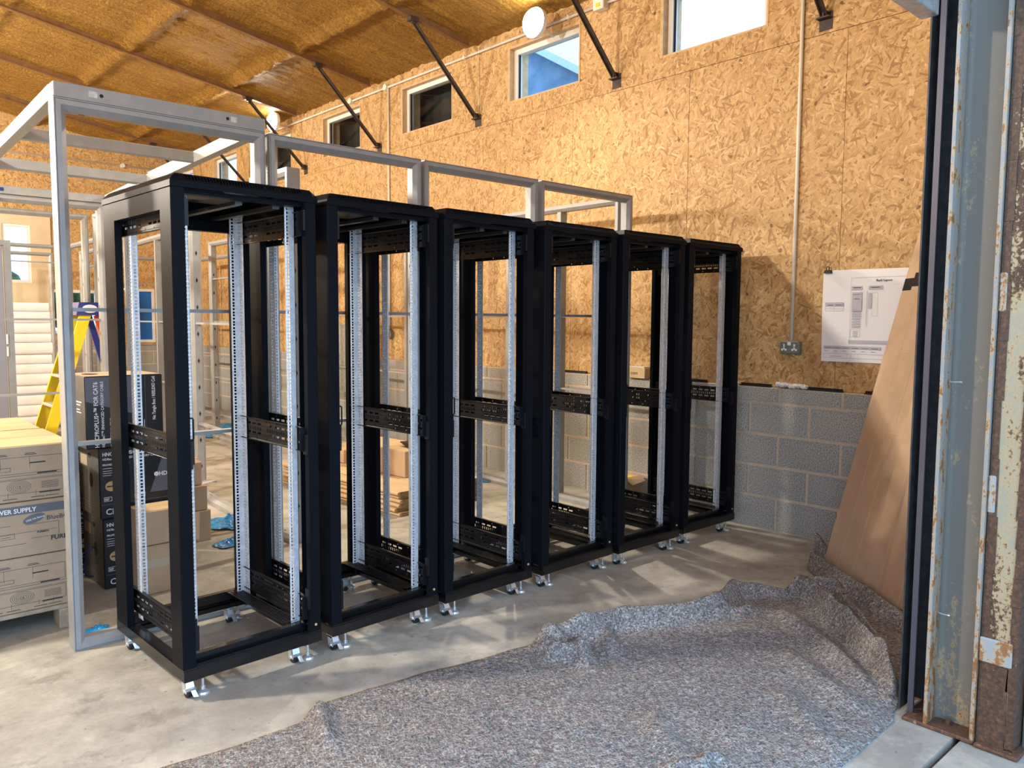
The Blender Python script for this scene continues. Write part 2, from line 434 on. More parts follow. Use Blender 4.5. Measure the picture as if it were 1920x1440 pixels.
# ------------------------------------------------------------------ mesh helpers
class MB:
    def __init__(s):
        s.v, s.f, s.m = [], [], []

    def add(s, verts, faces, mi=0):
        o = len(s.v)
        s.v += [tuple(p) for p in verts]
        s.f += [tuple(i + o for i in q) for q in faces]
        s.m += [mi] * len(faces)
        return s

    def box(s, x0, y0, z0, x1, y1, z1, mi=0):
        x0, x1 = min(x0, x1), max(x0, x1)
        y0, y1 = min(y0, y1), max(y0, y1)
        z0, z1 = min(z0, z1), max(z0, z1)
        v = [(x0, y0, z0), (x1, y0, z0), (x1, y1, z0), (x0, y1, z0), (x0, y0, z1), (x1, y0, z1), (x1, y1, z1), (x0, y1, z1)]
        return s.add(v, [(0, 3, 2, 1), (4, 5, 6, 7), (0, 1, 5, 4), (1, 2, 6, 5), (2, 3, 7, 6), (3, 0, 4, 7)], mi)

    def bbox(s, x0, y0, z0, x1, y1, z1, c=0.004, mi=0):
        """box with chamfered vertical and top edges"""
        pts = [(x0 + c, y0), (x1 - c, y0), (x1, y0 + c), (x1, y1 - c), (x1 - c, y1), (x0 + c, y1), (x0, y1 - c), (x0, y0 + c)]
        cx, cy = (x0 + x1) / 2, (y0 + y1) / 2
        sx, sy = 1 - 2 * c / max(x1 - x0, 1e-6), 1 - 2 * c / max(y1 - y0, 1e-6)
        rings = [[(cx + (x - cx) * sx, cy + (y - cy) * sy, z0) for x, y in pts], [(x, y, z0 + c) for x, y in pts],
                 [(x, y, z1 - c) for x, y in pts], [(cx + (x - cx) * sx, cy + (y - cy) * sy, z1) for x, y in pts]]
        v = [p for r in rings for p in r]
        f = [tuple(range(7, -1, -1)), tuple(range(24, 32))]
        for k in range(3):
            for i in range(8):
                j = (i + 1) % 8
                f.append((k * 8 + i, k * 8 + j, k * 8 + 8 + j, k * 8 + 8 + i))
        return s.add(v, f, mi)

    def hexa(s, v, mi=0):
        return s.add(v, [(0, 3, 2, 1), (4, 5, 6, 7), (0, 1, 5, 4), (1, 2, 6, 5), (2, 3, 7, 6), (3, 0, 4, 7)], mi)

    def quad(s, a, b, c, d, mi=0):
        return s.add([a, b, c, d], [(0, 1, 2, 3)], mi)

    def prism(s, poly, d, mi=0):
        """closed 3-D polygon pushed along d"""
        n = len(poly)
        v = [tuple(p) for p in poly] + [tuple(Vector(p) + Vector(d)) for p in poly]
        f = [tuple(range(n - 1, -1, -1)), tuple(range(n, 2 * n))] + [(i, (i + 1) % n, n + (i + 1) % n, n + i) for i in range(n)]
        return s.add(v, f, mi)

    def tube(s, pts, r, n=8, mi=0, caps=True):
        pts = [Vector(p) for p in pts]
        o = len(s.v)
        rs = r if isinstance(r, (list, tuple)) else [r] * len(pts)
        for i, p in enumerate(pts):
            a = pts[max(i - 1, 0)]
            b = pts[min(i + 1, len(pts) - 1)]
            d = (b - a).normalized()
            ref = Vector((0, 0, 1)) if abs(d.z) < 0.95 else Vector((1, 0, 0))
            e1 = d.cross(ref).normalized()
            e2 = d.cross(e1)
            for k in range(n):
                t = 2 * PI * k / n
                s.v.append(tuple(p + (math.cos(t) * e1 + math.sin(t) * e2) * rs[i]))
        nf = 0
        for i in range(len(pts) - 1):
            for k in range(n):
                j = (k + 1) % n
                s.f.append((o + i * n + k, o + i * n + j, o + (i + 1) * n + j, o + (i + 1) * n + k))
                nf += 1
        if caps:
            s.f.append(tuple(o + k for k in range(n - 1, -1, -1)))
            s.f.append(tuple(o + (len(pts) - 1) * n + k for k in range(n)))
            nf += 2
        s.m += [mi] * nf
        return s

    def bar(s, a, b, w, h, mi=0, up=(0, 0, 1)):
        a, b = Vector(a), Vector(b)
        d = (b - a).normalized()
        e1 = d.cross(Vector(up)).normalized() * w / 2
        e2 = e1.normalized().cross(d) * h / 2
        return s.hexa([a - e1 - e2, a + e1 - e2, b + e1 - e2, b - e1 - e2, a - e1 + e2, a + e1 + e2, b + e1 + e2, b - e1 + e2], mi)

    def perf(s, o, u, v, w, h, rows, mi=0):
        """plate w x h at o along u, v with real rectangular holes; rows = [(v0, v1, [(u0, u1), ...])]"""
        o, u, v = Vector(o), Vector(u), Vector(v)

        def q(u0, u1, v0, v1):
            if u1 - u0 < 1e-6 or v1 - v0 < 1e-6:
                return
            s.add([o + u * u0 + v * v0, o + u * u1 + v * v0, o + u * u1 + v * v1, o + u * u0 + v * v1], [(0, 1, 2, 3)], mi)
        cur = 0.0
        for v0, v1, hs in sorted(rows):
            q(0, w, cur, v0)
            c = 0.0
            for u0, u1 in sorted(hs):
                q(c, u0, v0, v1)
                c = u1
            q(c, w, v0, v1)
            cur = v1
        q(0, w, cur, h)
        return s

    def mesh(s, name, mats, solid=0.0, smooth=False, doubles=False):
        me = bpy.data.meshes.new(name)
        me.from_pydata(s.v, [], s.f)
        if any(s.m):
            me.polygons.foreach_set('material_index', s.m)
        for m in (mats if isinstance(mats, (list, tuple)) else [mats]):
            me.materials.append(m)
        if solid or doubles:
            bm = bmesh.new()
            bm.from_mesh(me)
            bmesh.ops.remove_doubles(bm, verts=bm.verts, dist=1e-5)
            if solid:
                bmesh.ops.solidify(bm, geom=bm.faces[:], thickness=solid)
            bm.to_mesh(me)
            bm.free()
        if smooth:
            me.polygons.foreach_set('use_smooth', [True] * len(me.polygons))
        me.update()
        return me

    def build(s, name, mats, parent=None, loc=(0, 0, 0), rot=(0, 0, 0), **kw):
        o = bpy.data.objects.new(name, s.mesh(name, mats, **kw))
        COL.objects.link(o)
        o.location = loc
        o.rotation_euler = rot
        if parent is not None:
            o.parent = parent
        return o


def tag(o, label, cat, group=None):
    o['label'] = label
    o['category'] = cat
    if group:
        o['group'] = group
    return o


def thing(name, label, cat, loc=(0, 0, 0), rz=0.0, group=None, rot=None):
    o = bpy.data.objects.new(name, None)
    COL.objects.link(o)
    o.empty_display_size = 0.1
    o.location = loc
    o.rotation_euler = rot if rot else (0, 0, rz)
    return tag(o, label, cat, group)


def struct(o):
    o['kind'] = 'structure'
    return o


def kids(o):
    return [c for c in ALLKIDS.get(o.name, [])]


def copy_tree(o, parent=None):
    c = o.copy()
    COL.objects.link(c)
    if parent is not None:
        c.parent = parent
    for ch in [x for x in bpy.data.objects if x.parent == o]:
        copy_tree(ch, c)
    return c


_fonts = {}


def text(name, s, size, mat, parent, origin, xdir, ydir, align='LEFT', squash=1.0, bold=0.0, lift=0.0012):
    cu = bpy.data.curves.new(name, 'FONT')
    cu.body = s
    cu.size = size
    cu.align_x = align
    cu.extrude = 0.0003
    cu.offset = bold
    cu.resolution_u = 2
    tmp = bpy.data.objects.new(name, cu)
    COL.objects.link(tmp)
    me = bpy.data.meshes.new_from_object(tmp)
    bpy.data.objects.remove(tmp)
    bpy.data.curves.remove(cu)
    x, y = Vector(xdir).normalized(), Vector(ydir).normalized()
    z = x.cross(y)
    mt = Matrix(((x.x, y.x, z.x, 0), (x.y, y.y, z.y, 0), (x.z, y.z, z.z, 0), (0, 0, 0, 1))) @ Matrix.Diagonal((squash, 1, 1, 1))
    me.transform(Matrix.Translation(Vector(origin) + z * lift) @ mt)
    me.materials.clear()
    me.materials.append(mat)
    me.name = name
    o = bpy.data.objects.new(name, me)
    COL.objects.link(o)
    o.parent = parent
    return o


def print_quads(name, mat, parent, origin, xdir, ydir, rects, lift=0.001):
    """flat print: rects (u0, v0, u1, v1) on a face"""
    x, y = Vector(xdir).normalized(), Vector(ydir).normalized()
    z = x.cross(y)
    o = Vector(origin) + z * lift
    b = MB()
    for u0, v0, u1, v1 in rects:
        b.quad(o + x * u0 + y * v0, o + x * u1 + y * v0, o + x * u1 + y * v1, o + x * u0 + y * v1)
    return b.build(name, mat, parent)


def frame_rects(u0, v0, u1, v1, t):
    return [(u0, v0, u1, v0 + t), (u0, v1 - t, u1, v1), (u0, v0, u0 + t, v1), (u1 - t, v0, u1, v1)]


# ------------------------------------------------------------------ the building
WX = 5.072          # face of the block wall on the right
OX = 5.125          # face of the OSB lining above it
WTOP = 1.020        # top of the block wall
YE = 14.5           # far end wall
EAVE = 4.20
SL = 0.162          # roof slope


def roof_z(x):
    return EAVE + SL * (OX - x)


fl = MB().box(-6.0, 1.13, -0.15, 5.6, 15.0, 0.0).build('floor', M['floor'])
struct(fl)
ap = MB()
ap.box(-6.0, 0.955, -0.15, 3.6, 1.13, -0.001)
ap.box(-6.0, -4.0, -0.15, 3.6, 0.932, -0.004)
ap.box(-6.0, 0.932, -0.15, 3.6, 0.955, -0.03, 1)
ap.box(-10, -14.0, -0.3, 9, -4.0, -0.02)
ap.box(3.6, -4.0, -0.3, 9, 0.9, -0.02)
ap = ap.build('floor', [M['apron'], M['rustdark']])
struct(ap)

# block courses: every block a part, mortar recessed behind
wr = MB().box(WX + 0.006, 1.13, -0.1, 5.45, YE + 0.2, WTOP - 0.002)
wr.box(OX + 0.02, 1.13, WTOP - 0.01, 5.45, YE + 0.2, WTOP)
wall_right = struct(wr.build('wall_right', M['mortar']))
wf = MB().box(-6.0, YE + 0.006, -0.1, WX + 0.05, YE + 0.3, WTOP - 0.002)
wall_back = struct(wf.build('wall_back', M['mortar']))
YP = 3.0526
block_meshes = {}


def block_mesh(L, H, axis):
    k = (round(L, 3), round(H, 3), axis)
    if k not in block_meshes:
        b = MB()
        rr = random.Random(hash(k) & 255)
        c = 0.006
        if axis == 'y':   # face looks to -x
            b.hexa([(0, c, c), (0.1, 0, 0), (0.1, L, 0), (0, L - c, c), (0, c, H - c), (0.1, 0, H), (0.1, L, H), (0, L - c, H - c)])
        else:             # face looks to -y
            b.hexa([(c, 0, c), (L - c, 0, c), (L, 0.1, 0), (0, 0.1, 0), (c, 0, H - c), (L - c, 0, H - c), (L, 0.1, H), (0, 0.1, H)])
        block_meshes[k] = b.mesh('block', M['block'])
    return block_meshes[k]


def lay_blocks(parent, lo, hi, phase, axis, fixed):
    for course in range(5):
        z0 = 0.009 + 0.225 * course + 0.005
        H = 0.215 if course < 4 else WTOP - z0
        if course == 0:
            z0, H = 0.004, 0.225
        ph = phase if course % 2 == 1 else phase + 0.225
        k = math.floor((lo - ph) / 0.45)
        while True:
            a, b = ph + 0.45 * k + 0.005, ph + 0.45 * (k + 1) - 0.005
            k += 1
            if a > hi - 0.03:
                break
            a, b = max(a, lo), min(b, hi)
            if b - a < 0.03:
                continue
            o = bpy.data.objects.new('block', block_mesh(b - a, H, axis))
            COL.objects.link(o)
            j = random.uniform(-0.002, 0.002)
            o.location = (fixed + j, a, z0) if axis == 'y' else (a, fixed + j, z0)
            o.parent = parent


lay_blocks(wall_right, 1.3, YE, YP, 'y', WX)
lay_blocks(wall_back, 1.3, WX, 0.12, 'x', YE)

# windows of the right wall
WINS = [(3.045 + 1.788 * k, 3.945 + 1.788 * k) for k in range(7)]
WZ0, WZ1 = 3.543, 4.030


def osb_part(parent, boxes, mat, axis, name='osb_board'):
    b = MB()
    for bx in boxes:
        b.box(*bx)
    return b.build(name, mat, parent)


SEAM = 3.375
y = 1.30
ys = []
edges = [1.13] + [2.46 + 1.22 * k for k in range(10)] + [YE]
for a, b in zip(edges, edges[1:]):
    osb_part(wall_right, [(OX + random.uniform(-.0015, .0015), a + 0.0015, WTOP + 0.001, OX + 0.02, b - 0.0015, SEAM - 0.0015)], M['osb_side'], 1)
# upper boards, one per window bay, with the window cut out
bays = [1.13] + [(WINS[k][1] + WINS[k + 1][0]) / 2 for k in range(6)] + [YE]
for k, (a, b) in enumerate(zip(bays, bays[1:])):
    w0, w1 = WINS[k]
    x0, x1 = OX + random.uniform(-.0015, .0015), OX + 0.02
    a, b = a + 0.0015, b - 0.0015
    osb_part(wall_right, [(x0, a, SEAM + 0.0015, x1, b, WZ0), (x0, a, WZ1, x1, b, EAVE + 0.12), (x0, a, WZ0, x1, w0, WZ1), (x0, w1, WZ0, x1, b, WZ1)], M['osb_side'], 1)
    # outer wall leaf behind the lining
bk = MB()
lo = 1.0
for (w0, w1) in WINS:
    bk.box(OX + 0.021, lo, WTOP, OX + 0.24, w0, EAVE + 0.3)
    bk.box(OX + 0.021, w0, WTOP, OX + 0.24, w1, WZ0)
    bk.box(OX + 0.021, w0, WZ1, OX + 0.24, w1, EAVE + 0.3)
    lo = w1
bk.box(OX + 0.021, lo, WTOP, OX + 0.24, YE + 0.3, EAVE + 0.3)
bk.build('outer_leaf', M['wood'], wall_right)


def side_window(n, w0, w1):
    g = OX + 0.055
    fr = MB()
    t = 0.052
    fr.box(g, w0, WZ0, g + 0.06, w1, WZ0 + 0.028)
    fr.box(g, w0, WZ1 - t, g + 0.06, w1, WZ1)
    fr.box(g, w0, WZ0 + 0.028, g + 0.06, w0 + t, WZ1 - t)
    fr.box(g, w1 - t, WZ0 + 0.028, g + 0.06, w1, WZ1 - t)
    o = struct(fr.build('window_%d' % n, M['upvc']))
    MB().box(g + 0.03, w0 + t, WZ0 + 0.028, g + 0.036, w1 - t, WZ1 - t).build('pane', M['glass'], o)
    gk = MB()
    gk.box(g + 0.018, w0 + t, WZ0 + 0.028, g + 0.03, w0 + t + 0.012, WZ1 - t)
    gk.box(g + 0.018, w1 - t - 0.012, WZ0 + 0.028, g + 0.03, w1 - t, WZ1 - t)
    gk.build('gasket', M['tape'], o)
    rv = MB()
    rv.box(OX - 0.004, w1 - 0.006, WZ0 - 0.012, g - 0.001, w1 + 0.022, WZ1 + 0.018)
    rv.box(OX - 0.004, w0 - 0.012, WZ0 - 0.012, g - 0.001, w0 + 0.004, WZ1 + 0.018)
    rv.box(OX - 0.002, w0 + 0.004, WZ1 - 0.005, g - 0.001, w1 - 0.006, WZ1 + 0.018)
    rv.box(OX - 0.001, w0 + 0.004, WZ0 - 0.008, g - 0.001, w1 - 0.006, WZ0 + 0.004)
    rv.build('reveal', M['wood'], o)


for k, (w0, w1) in enumerate(WINS):
    side_window(k + 1, w0, w1)

# far end wall: boards with openings, a tall cream panel door, low windows
ENDOPEN = [(2.42, 2.80, 2.02, 2.93), (2.92, 4.14, 1.22, 1.93), (4.36, 4.66, 1.06, 1.98)]
xs = [-6.0, -3.6, -1.2, 1.2, 2.40, 3.09, 4.25, OX]
for a, b in zip(xs, xs[1:]):
    boxes = []
    cuts = [c for c in ENDOPEN if c[0] > a - 0.2 and c[1] < b + 0.2 and (c[0] + c[1]) / 2 > a and (c[0] + c[1]) / 2 < b]
    ya, yb = YE - 0.02, YE
    top = roof_z(a) + 0.2
    a2, b2 = a + 0.0015, b - 0.0015
    if cuts:
        c = cuts[0]
        c = (max(c[0], a2), min(c[1], b2), c[2], c[3])
        boxes = [(a2, ya, WTOP, b2, yb, c[2]), (a2, ya, c[3], b2, yb, top), (a2, ya, c[2], c[0], yb, c[3]), (c[1], ya, c[2], b2, yb, c[3])]
    else:
        boxes = [(a2, ya, WTOP, b2, yb, top)]
    osb_part(wall_back, boxes, M['osb_end'], 0)
MB().box(2.40, YE - 0.045, 1.0, 2.42, YE - 0.021, 3.12).box(2.80, YE - 0.045, 1.0, 3.09, YE - 0.021, 3.12).box(2.42, YE - 0.045, 2.93, 2.80, YE - 0.021, 3.12).box(2.42, YE - 0.045, 1.0, 2.80, YE - 0.021, 2.02).build('cream_board', M['cream'], wall_back)


def end_window(n, x0, x1, z0, z1, panes, pane_mat, bars=()):
    t = 0.045
    fr = MB()
    fr.box(x0, YE - 0.03, z0, x1, YE + 0.03, z0 + t).box(x0, YE - 0.03, z1 - t, x1, YE + 0.03, z1)
    step = (x1 - x0) / panes
    for i in range(panes + 1):
        xc = x0 + i * step
        fr.box(max(x0, xc - t / 2) if i < panes else x1 - t, YE - 0.03, z0 + t, min(x1, xc + t / 2) if 0 < i < panes else (x0 + t if i == 0 else x1), YE + 0.03, z1 - t)
    o = struct(fr.build('window_%d' % n, M['upvc']))
    for i in range(panes):
        MB().box(x0 + i * step + t / 2, YE, z0 + t, x0 + (i + 1) * step - t / 2, YE + 0.006, z1 - t).build('pane', pane_mat, o)


end_window(8, 2.42, 2.80, 2.02, 2.93, 1, M['glass'])
end_window(9, 2.92, 4.14, 1.22, 1.93, 3, M['glass'])
end_window(10, 4.36, 4.66, 1.06, 1.98, 1, M['bluefilm_pane'])

# ceiling: spray foam over corrugated sheet and purlins
RIDGES = [4.12 - 1.17 * k for k in range(9)]
RAFT = [2.612 + 1.792 * k for k in range(7)]


def foam_mesh():
    b = MB()
    nx, ny = 230, 300
    x0, x1, y0, y1 = -5.6, OX + 0.03, 1.0, YE + 0.05
    # finer towards the visible right side
    gx = [x1 - (x1 - x0) * ((i / nx) ** 1.35) for i in range(nx + 1)]
    gy = [y0 + (y1 - y0) * j / ny for j in range(ny + 1)]
    for yy in gy:
        for xx in gx:
            d = 0.0
            for r in RIDGES:
                q = (xx - r) / (0.075 + 0.025 * noise.noise(Vector((yy * 1.7, r, 0))))
                if abs(q) < 3:
                    d += (0.055 + 0.035 * noise.noise(Vector((yy * 5, r * 3, 2)))) * math.exp(-q * q)
            d += 0.005 * math.sin(yy * 2 * PI / 0.15)
            d += 0.018 * noise.noise(Vector((xx * 2.0, yy * 3.0, 0))) + 0.010 * noise.noise(Vector((xx * 9, yy * 11, 5)))
            for rf in RAFT:
                q = (yy - rf) / 0.05
                if abs(q) < 3:
                    d += 0.02 * math.exp(-q * q)
            b.v.append((xx, yy, roof_z(xx) - d))
    n = nx + 1
    for j in range(ny):
        for i in range(nx):
            b.f.append((j * n + i, j * n + i + 1, (j + 1) * n + i + 1, (j + 1) * n + i))
            b.m.append(0)
    return b


ceil = struct(foam_mesh().build('ceiling', M['foam'], smooth=True))
for ry in RAFT:
    rb = MB()
    for (w, z0, z1) in ((0.018, -0.085, 0.01), (0.046, -0.092, -0.084)):
        xa, xb = OX - 0.13, -5.5
        rb.hexa([(xb, ry - w / 2, roof_z(xb) + z0), (xa, ry - w / 2, roof_z(xa) + z0), (xa, ry + w / 2, roof_z(xa) + z0), (xb, ry + w / 2, roof_z(xb) + z0),
                 (xb, ry - w / 2, roof_z(xb) + z1), (xa, ry - w / 2, roof_z(xa) + z1), (xa, ry + w / 2, roof_z(xa) + z1), (xb, ry + w / 2, roof_z(xb) + z1)])
    rb.build('rafter', M['rafter'], ceil)

struct(MB().box(-5.75, 1.13, 0, -5.5, YE + 0.2, 6.2).build('wall_left', M['osb_side']))
# front wall around the shutter opening
wfr = MB()
wfr.box(3.225, 0.95, 0.0, 5.45, 1.128, 4.3)
wfr.box(-6.0, 1.13, 2.80, 3.22, 1.25, 5.9)
wfr.box(3.225, 0.95, 4.3, 5.45, 1.128, 4.6)
wfr.box(-6.0, 0.95, 0.0, -2.6, 1.128, 5.9)
struct(wfr.build('wall_front', M['mortar']))
struct(MB().bbox(3.085, 0.15, -0.01, 3.6, 0.765, 3.6, 0.01).build('wall_pier', M['whitewall']))

# ------------------------------------------------------------------ roof struts from wall brackets to rafters
ORD = ['nearest', 'second', 'third', 'fourth', 'fifth', 'sixth', 'farthest']
WHERE = ['left of the door track, before the first window', 'between the big bright window and the half blue window', 'between the half blue window and the first dark window',
         'crossing in front of the second dark window', 'right behind the tall grey corner posts', 'in front of the bluish window far down the wall', 'at the far corner of the hall']
for k, ry in enumerate(RAFT):
    t = thing('roof_strut', '%s dark steel roof strut, %s' % (ORD[k], WHERE[k]), 'strut', (OX, ry, 3.40), 0, 'diagonal struts under the rafters')
    MB().box(-0.006, -0.045, -0.005, -0.0005, 0.045, 0.11).box(-0.055, -0.045, 0.062, -0.001, 0.045, 0.072).box(-0.05, -0.006, 0.072, -0.001, 0.006, 0.12).build('bracket', M['darksteel'], t)
    top = Vector((-0.78, 0, roof_z(OX - 0.78) - 0.095 - 3.40))
    d = Vector((top.x, 0, top.z - 0.08)).normalized()
    sb = MB()
    sb.bar((-0.03, 0, 0.085), top, 0.042, 0.009)
    sb.bar(Vector((-0.03, 0.017, 0.085)), top + Vector((0, 0.017, 0)), 0.008, 0.04)
    sb.build('strut_angle', M['darksteel'], t)
    MB().box(top.x - 0.05, -0.035, top.z - 0.02, top.x + 0.04, 0.035, top.z + 0.02).box(top.x - 0.02, -0.012, top.z - 0.035, top.x + 0.02, 0.012, top.z - 0.02).build('rafter_clip', M['darksteel'], t)

# ------------------------------------------------------------------ conduit, junction boxes, sockets, lamps
CZ = 4.105
t = thing('conduit_run', 'white conduit pipe running along the top of the right wall under the foam', 'conduit', (OX, 1.3, CZ))
for ya, yb in ((0.0, 3.198), (3.322, 13.1)):
    MB().tube([(-0.016, ya, 0), (-0.016, yb, 0.0)], 0.0125, 8).build('pipe', M['conduit'], t, smooth=True)
for k in range(9):
    MB().box(-0.03, 0.75 + 1.45 * k - 0.012, -0.018, -0.001, 0.75 + 1.45 * k + 0.012, 0.018).build('saddle_clip', M['conduit'], t)
t = thing('conduit_run', 'thin white conduit pipe along the far end wall, high above the frames', 'conduit', (-5.0, YE - 0.02, 4.03))
MB().tube([(0, -0.016, 0), (9.9, -0.016, 0)], 0.0125, 8).build('pipe', M['conduit'], t, smooth=True)
MB().tube([(9.2, -0.001, 0), (9.2, -0.05, 0)], 0.036, 14).build('box_body', M['conduit'], t)


def junction(yy, label):
    q = thing('junction_box', label, 'junction box', (OX, yy, CZ))
    MB().tube([(-0.001, 0, 0), (-0.048, 0, 0)], 0.036, 14).build('box_body', M['conduit'], q, smooth=False)


junction(7.81, 'white round junction box where the drop pipe meets the high conduit')
junction(8.58, 'white round junction box above the second dark window')
q = thing('isolator_box', 'grey rectangular switch box on the high conduit behind a roof strut', 'switch box', (OX, 4.56, CZ + 0.02))
MB().bbox(-0.075, -0.06, -0.075, -0.0005, 0.06, 0.09, 0.006).build('box_body', M['conduit'], q)
MB().box(-0.078, -0.022, -0.055, -0.0755, 0.022, -0.025).build('warning_label', M['yellow'], q)


def drop(yy, zb, zt, label):
    o = MB().tube([(0, 0, 0), (0, 0, zt - zb)], 0.0125, 8).build('drop_conduit', M['conduit'], None, (OX - 0.014, yy, zb), smooth=True)
    tag(o, label, 'conduit')


drop(2.772, 1.345, 4.16, 'white vertical conduit dropping to the double socket')
drop(7.78, 1.345, CZ, 'white vertical conduit behind the racks dropping to a small round box')
q = thing('rear_socket', 'small round grey box on the wall seen through the second rack', 'junction box', (OX, 7.76, 1.31))
MB().tube([(-0.001, 0, 0), (-0.05, 0, 0)], 0.055, 16).build('box_body', M['socketgrey'], q)
MB().box(-0.054, -0.02, -0.02, -0.0505, 0.02, 0.02).build('cover', M['galv'], q)

q = thing('double_socket', 'grey metal double socket on the OSB below the white conduit', 'socket', (OX, 2.772, 1.262))
MB().bbox(-0.042, -0.073, 0, -0.0005, 0.073, 0.086, 0.004).build('back_box', M['socketgrey'], q)
for sx in (-0.038, 0.038):
    b = MB()
    b.box(-0.0445, sx - 0.006, 0.045, -0.0425, sx + 0.006, 0.066)
    b.box(-0.0445, sx - 0.02, 0.02, -0.0425, sx - 0.006, 0.028)
    b.box(-0.0445, sx + 0.006, 0.02, -0.0425, sx + 0.02, 0.028)
    b.box(-0.0445, sx - 0.02, 0.028, -0.0425, sx + 0.02, 0.034)
    b.box(-0.0445, sx - 0.005, 0.034, -0.0425, sx + 0.005, 0.05)
    b.build('outlet', M['white'], q)
MB().box(-0.046, -0.012, 0.058, -0.0425, 0.012, 0.08).build('rocker_switch', M['white'], q)


def bulkhead(loc, label, watts, aim=(-1, 0, -0.55), spread=True):
    q = thing('bulkhead_lamp', label, 'lamp', loc, 0, 'round wall lamps')
    MB().tube([(0.0, 0, 0), (-0.04, 0, 0)], 0.128, 28).build('lamp_base', M['white'], q)
    MB().tube([(OX - loc[0] - 0.001, 0, -0.06), (0.0, 0, 0)], 0.012, 8).build('wall_arm', M['conduit'], q)
    b = MB()
    n, rr = 28, 6
    for i in range(rr):
        a = i / rr * PI / 2
        for k in range(n):
            th = 2 * PI * k / n
            b.v.append((-0.04 - 0.07 * math.sin(a), 0.122 * math.cos(a) * math.cos(th), 0.122 * math.cos(a) * math.sin(th)))
    b.v.append((-0.11, 0, 0))
    for i in range(rr - 1):
        for k in range(n):
            j = (k + 1) % n
            b.f.append((i * n + k, i * n + j, (i + 1) * n + j, (i + 1) * n + k))
            b.m.append(0)
    for k in range(n):
        b.f.append(((rr - 1) * n + k, (rr - 1) * n + (k + 1) % n, rr * n))
        b.m.append(0)
    b.build('diffuser', M['lamp'], q, smooth=True)
    la = bpy.data.lights.new('lamp_glow', 'SPOT')
    la.energy = watts
    la.color = LAMP_COLOR
    la.shadow_soft_size = 0.05
    la.spot_size = math.radians(165)
    la.spot_blend = 0.8
    lo = bpy.data.objects.new('lamp_glow', la)
    COL.objects.link(lo)
    lo.parent = q
    lo.location = (-0.30, 0, -0.03)
    lo.rotation_euler = Vector((-0.72, -0.22, -0.66)).to_track_quat('-Z', 'Y').to_euler()
    return q


bulkhead((4.92, 5.15, 4.058), 'glowing round lamp above the half blue window', LAMP_WATTS)
bulkhead((4.92, 10.22, 4.115), 'far glowing round lamp behind the grey corner posts', LAMP_WATTS * 0.35)


def hall_lamp(loc, label, watts):
    q = thing('hall_lamp', label, 'lamp', loc, 0, 'hanging hall lamps')
    MB().tube([(0, 0, 0.06), (0, 0, 1.2)], 0.006, 6).build('cable', M['tape'], q)
    b = MB()
    b.tube([(0, 0, 0.06), (0, 0, 0.03), (0, 0, 0.0)], [0.06, 0.17, 0.2], 20)
    b.build('shade', M['guide'], q)
    MB().tube([(0, 0, -0.012), (0, 0, -0.002)], 0.18, 20).build('diffuser', M['lamp'], q)
    la = bpy.data.lights.new('lamp_glow', 'POINT')
    la.shadow_soft_size = 0.12
    la.energy = watts
    la.color = LAMP_COLOR
    lo = bpy.data.objects.new('lamp_glow', la)
    COL.objects.link(lo)
    lo.parent = q
    lo.location = (0, 0, -0.16)


hall_lamp((-1.6, 4.6, 3.75), 'hanging hall lamp nearest the shutter, left of the frame', HALL_WATTS)
hall_lamp((-1.6, 8.6, 3.75), 'hanging hall lamp in the middle of the hall, left of the frame', HALL_WATTS)
hall_lamp((-1.6, 12.4, 3.75), 'hanging hall lamp near the end wall, left of the frame', HALL_WATTS)

# ------------------------------------------------------------------ server racks
RW, RD = 0.60, 0.74


def slots_row(u0, u1, length, gap, groups=1, skip=0.0):
    out = []
    u = u0
    i = 0
    while u + length <= u1:
        out.append((u, u + length))
        u += length + gap
        i += 1
        if skip and i % groups == 0:
            u += skip
    return out


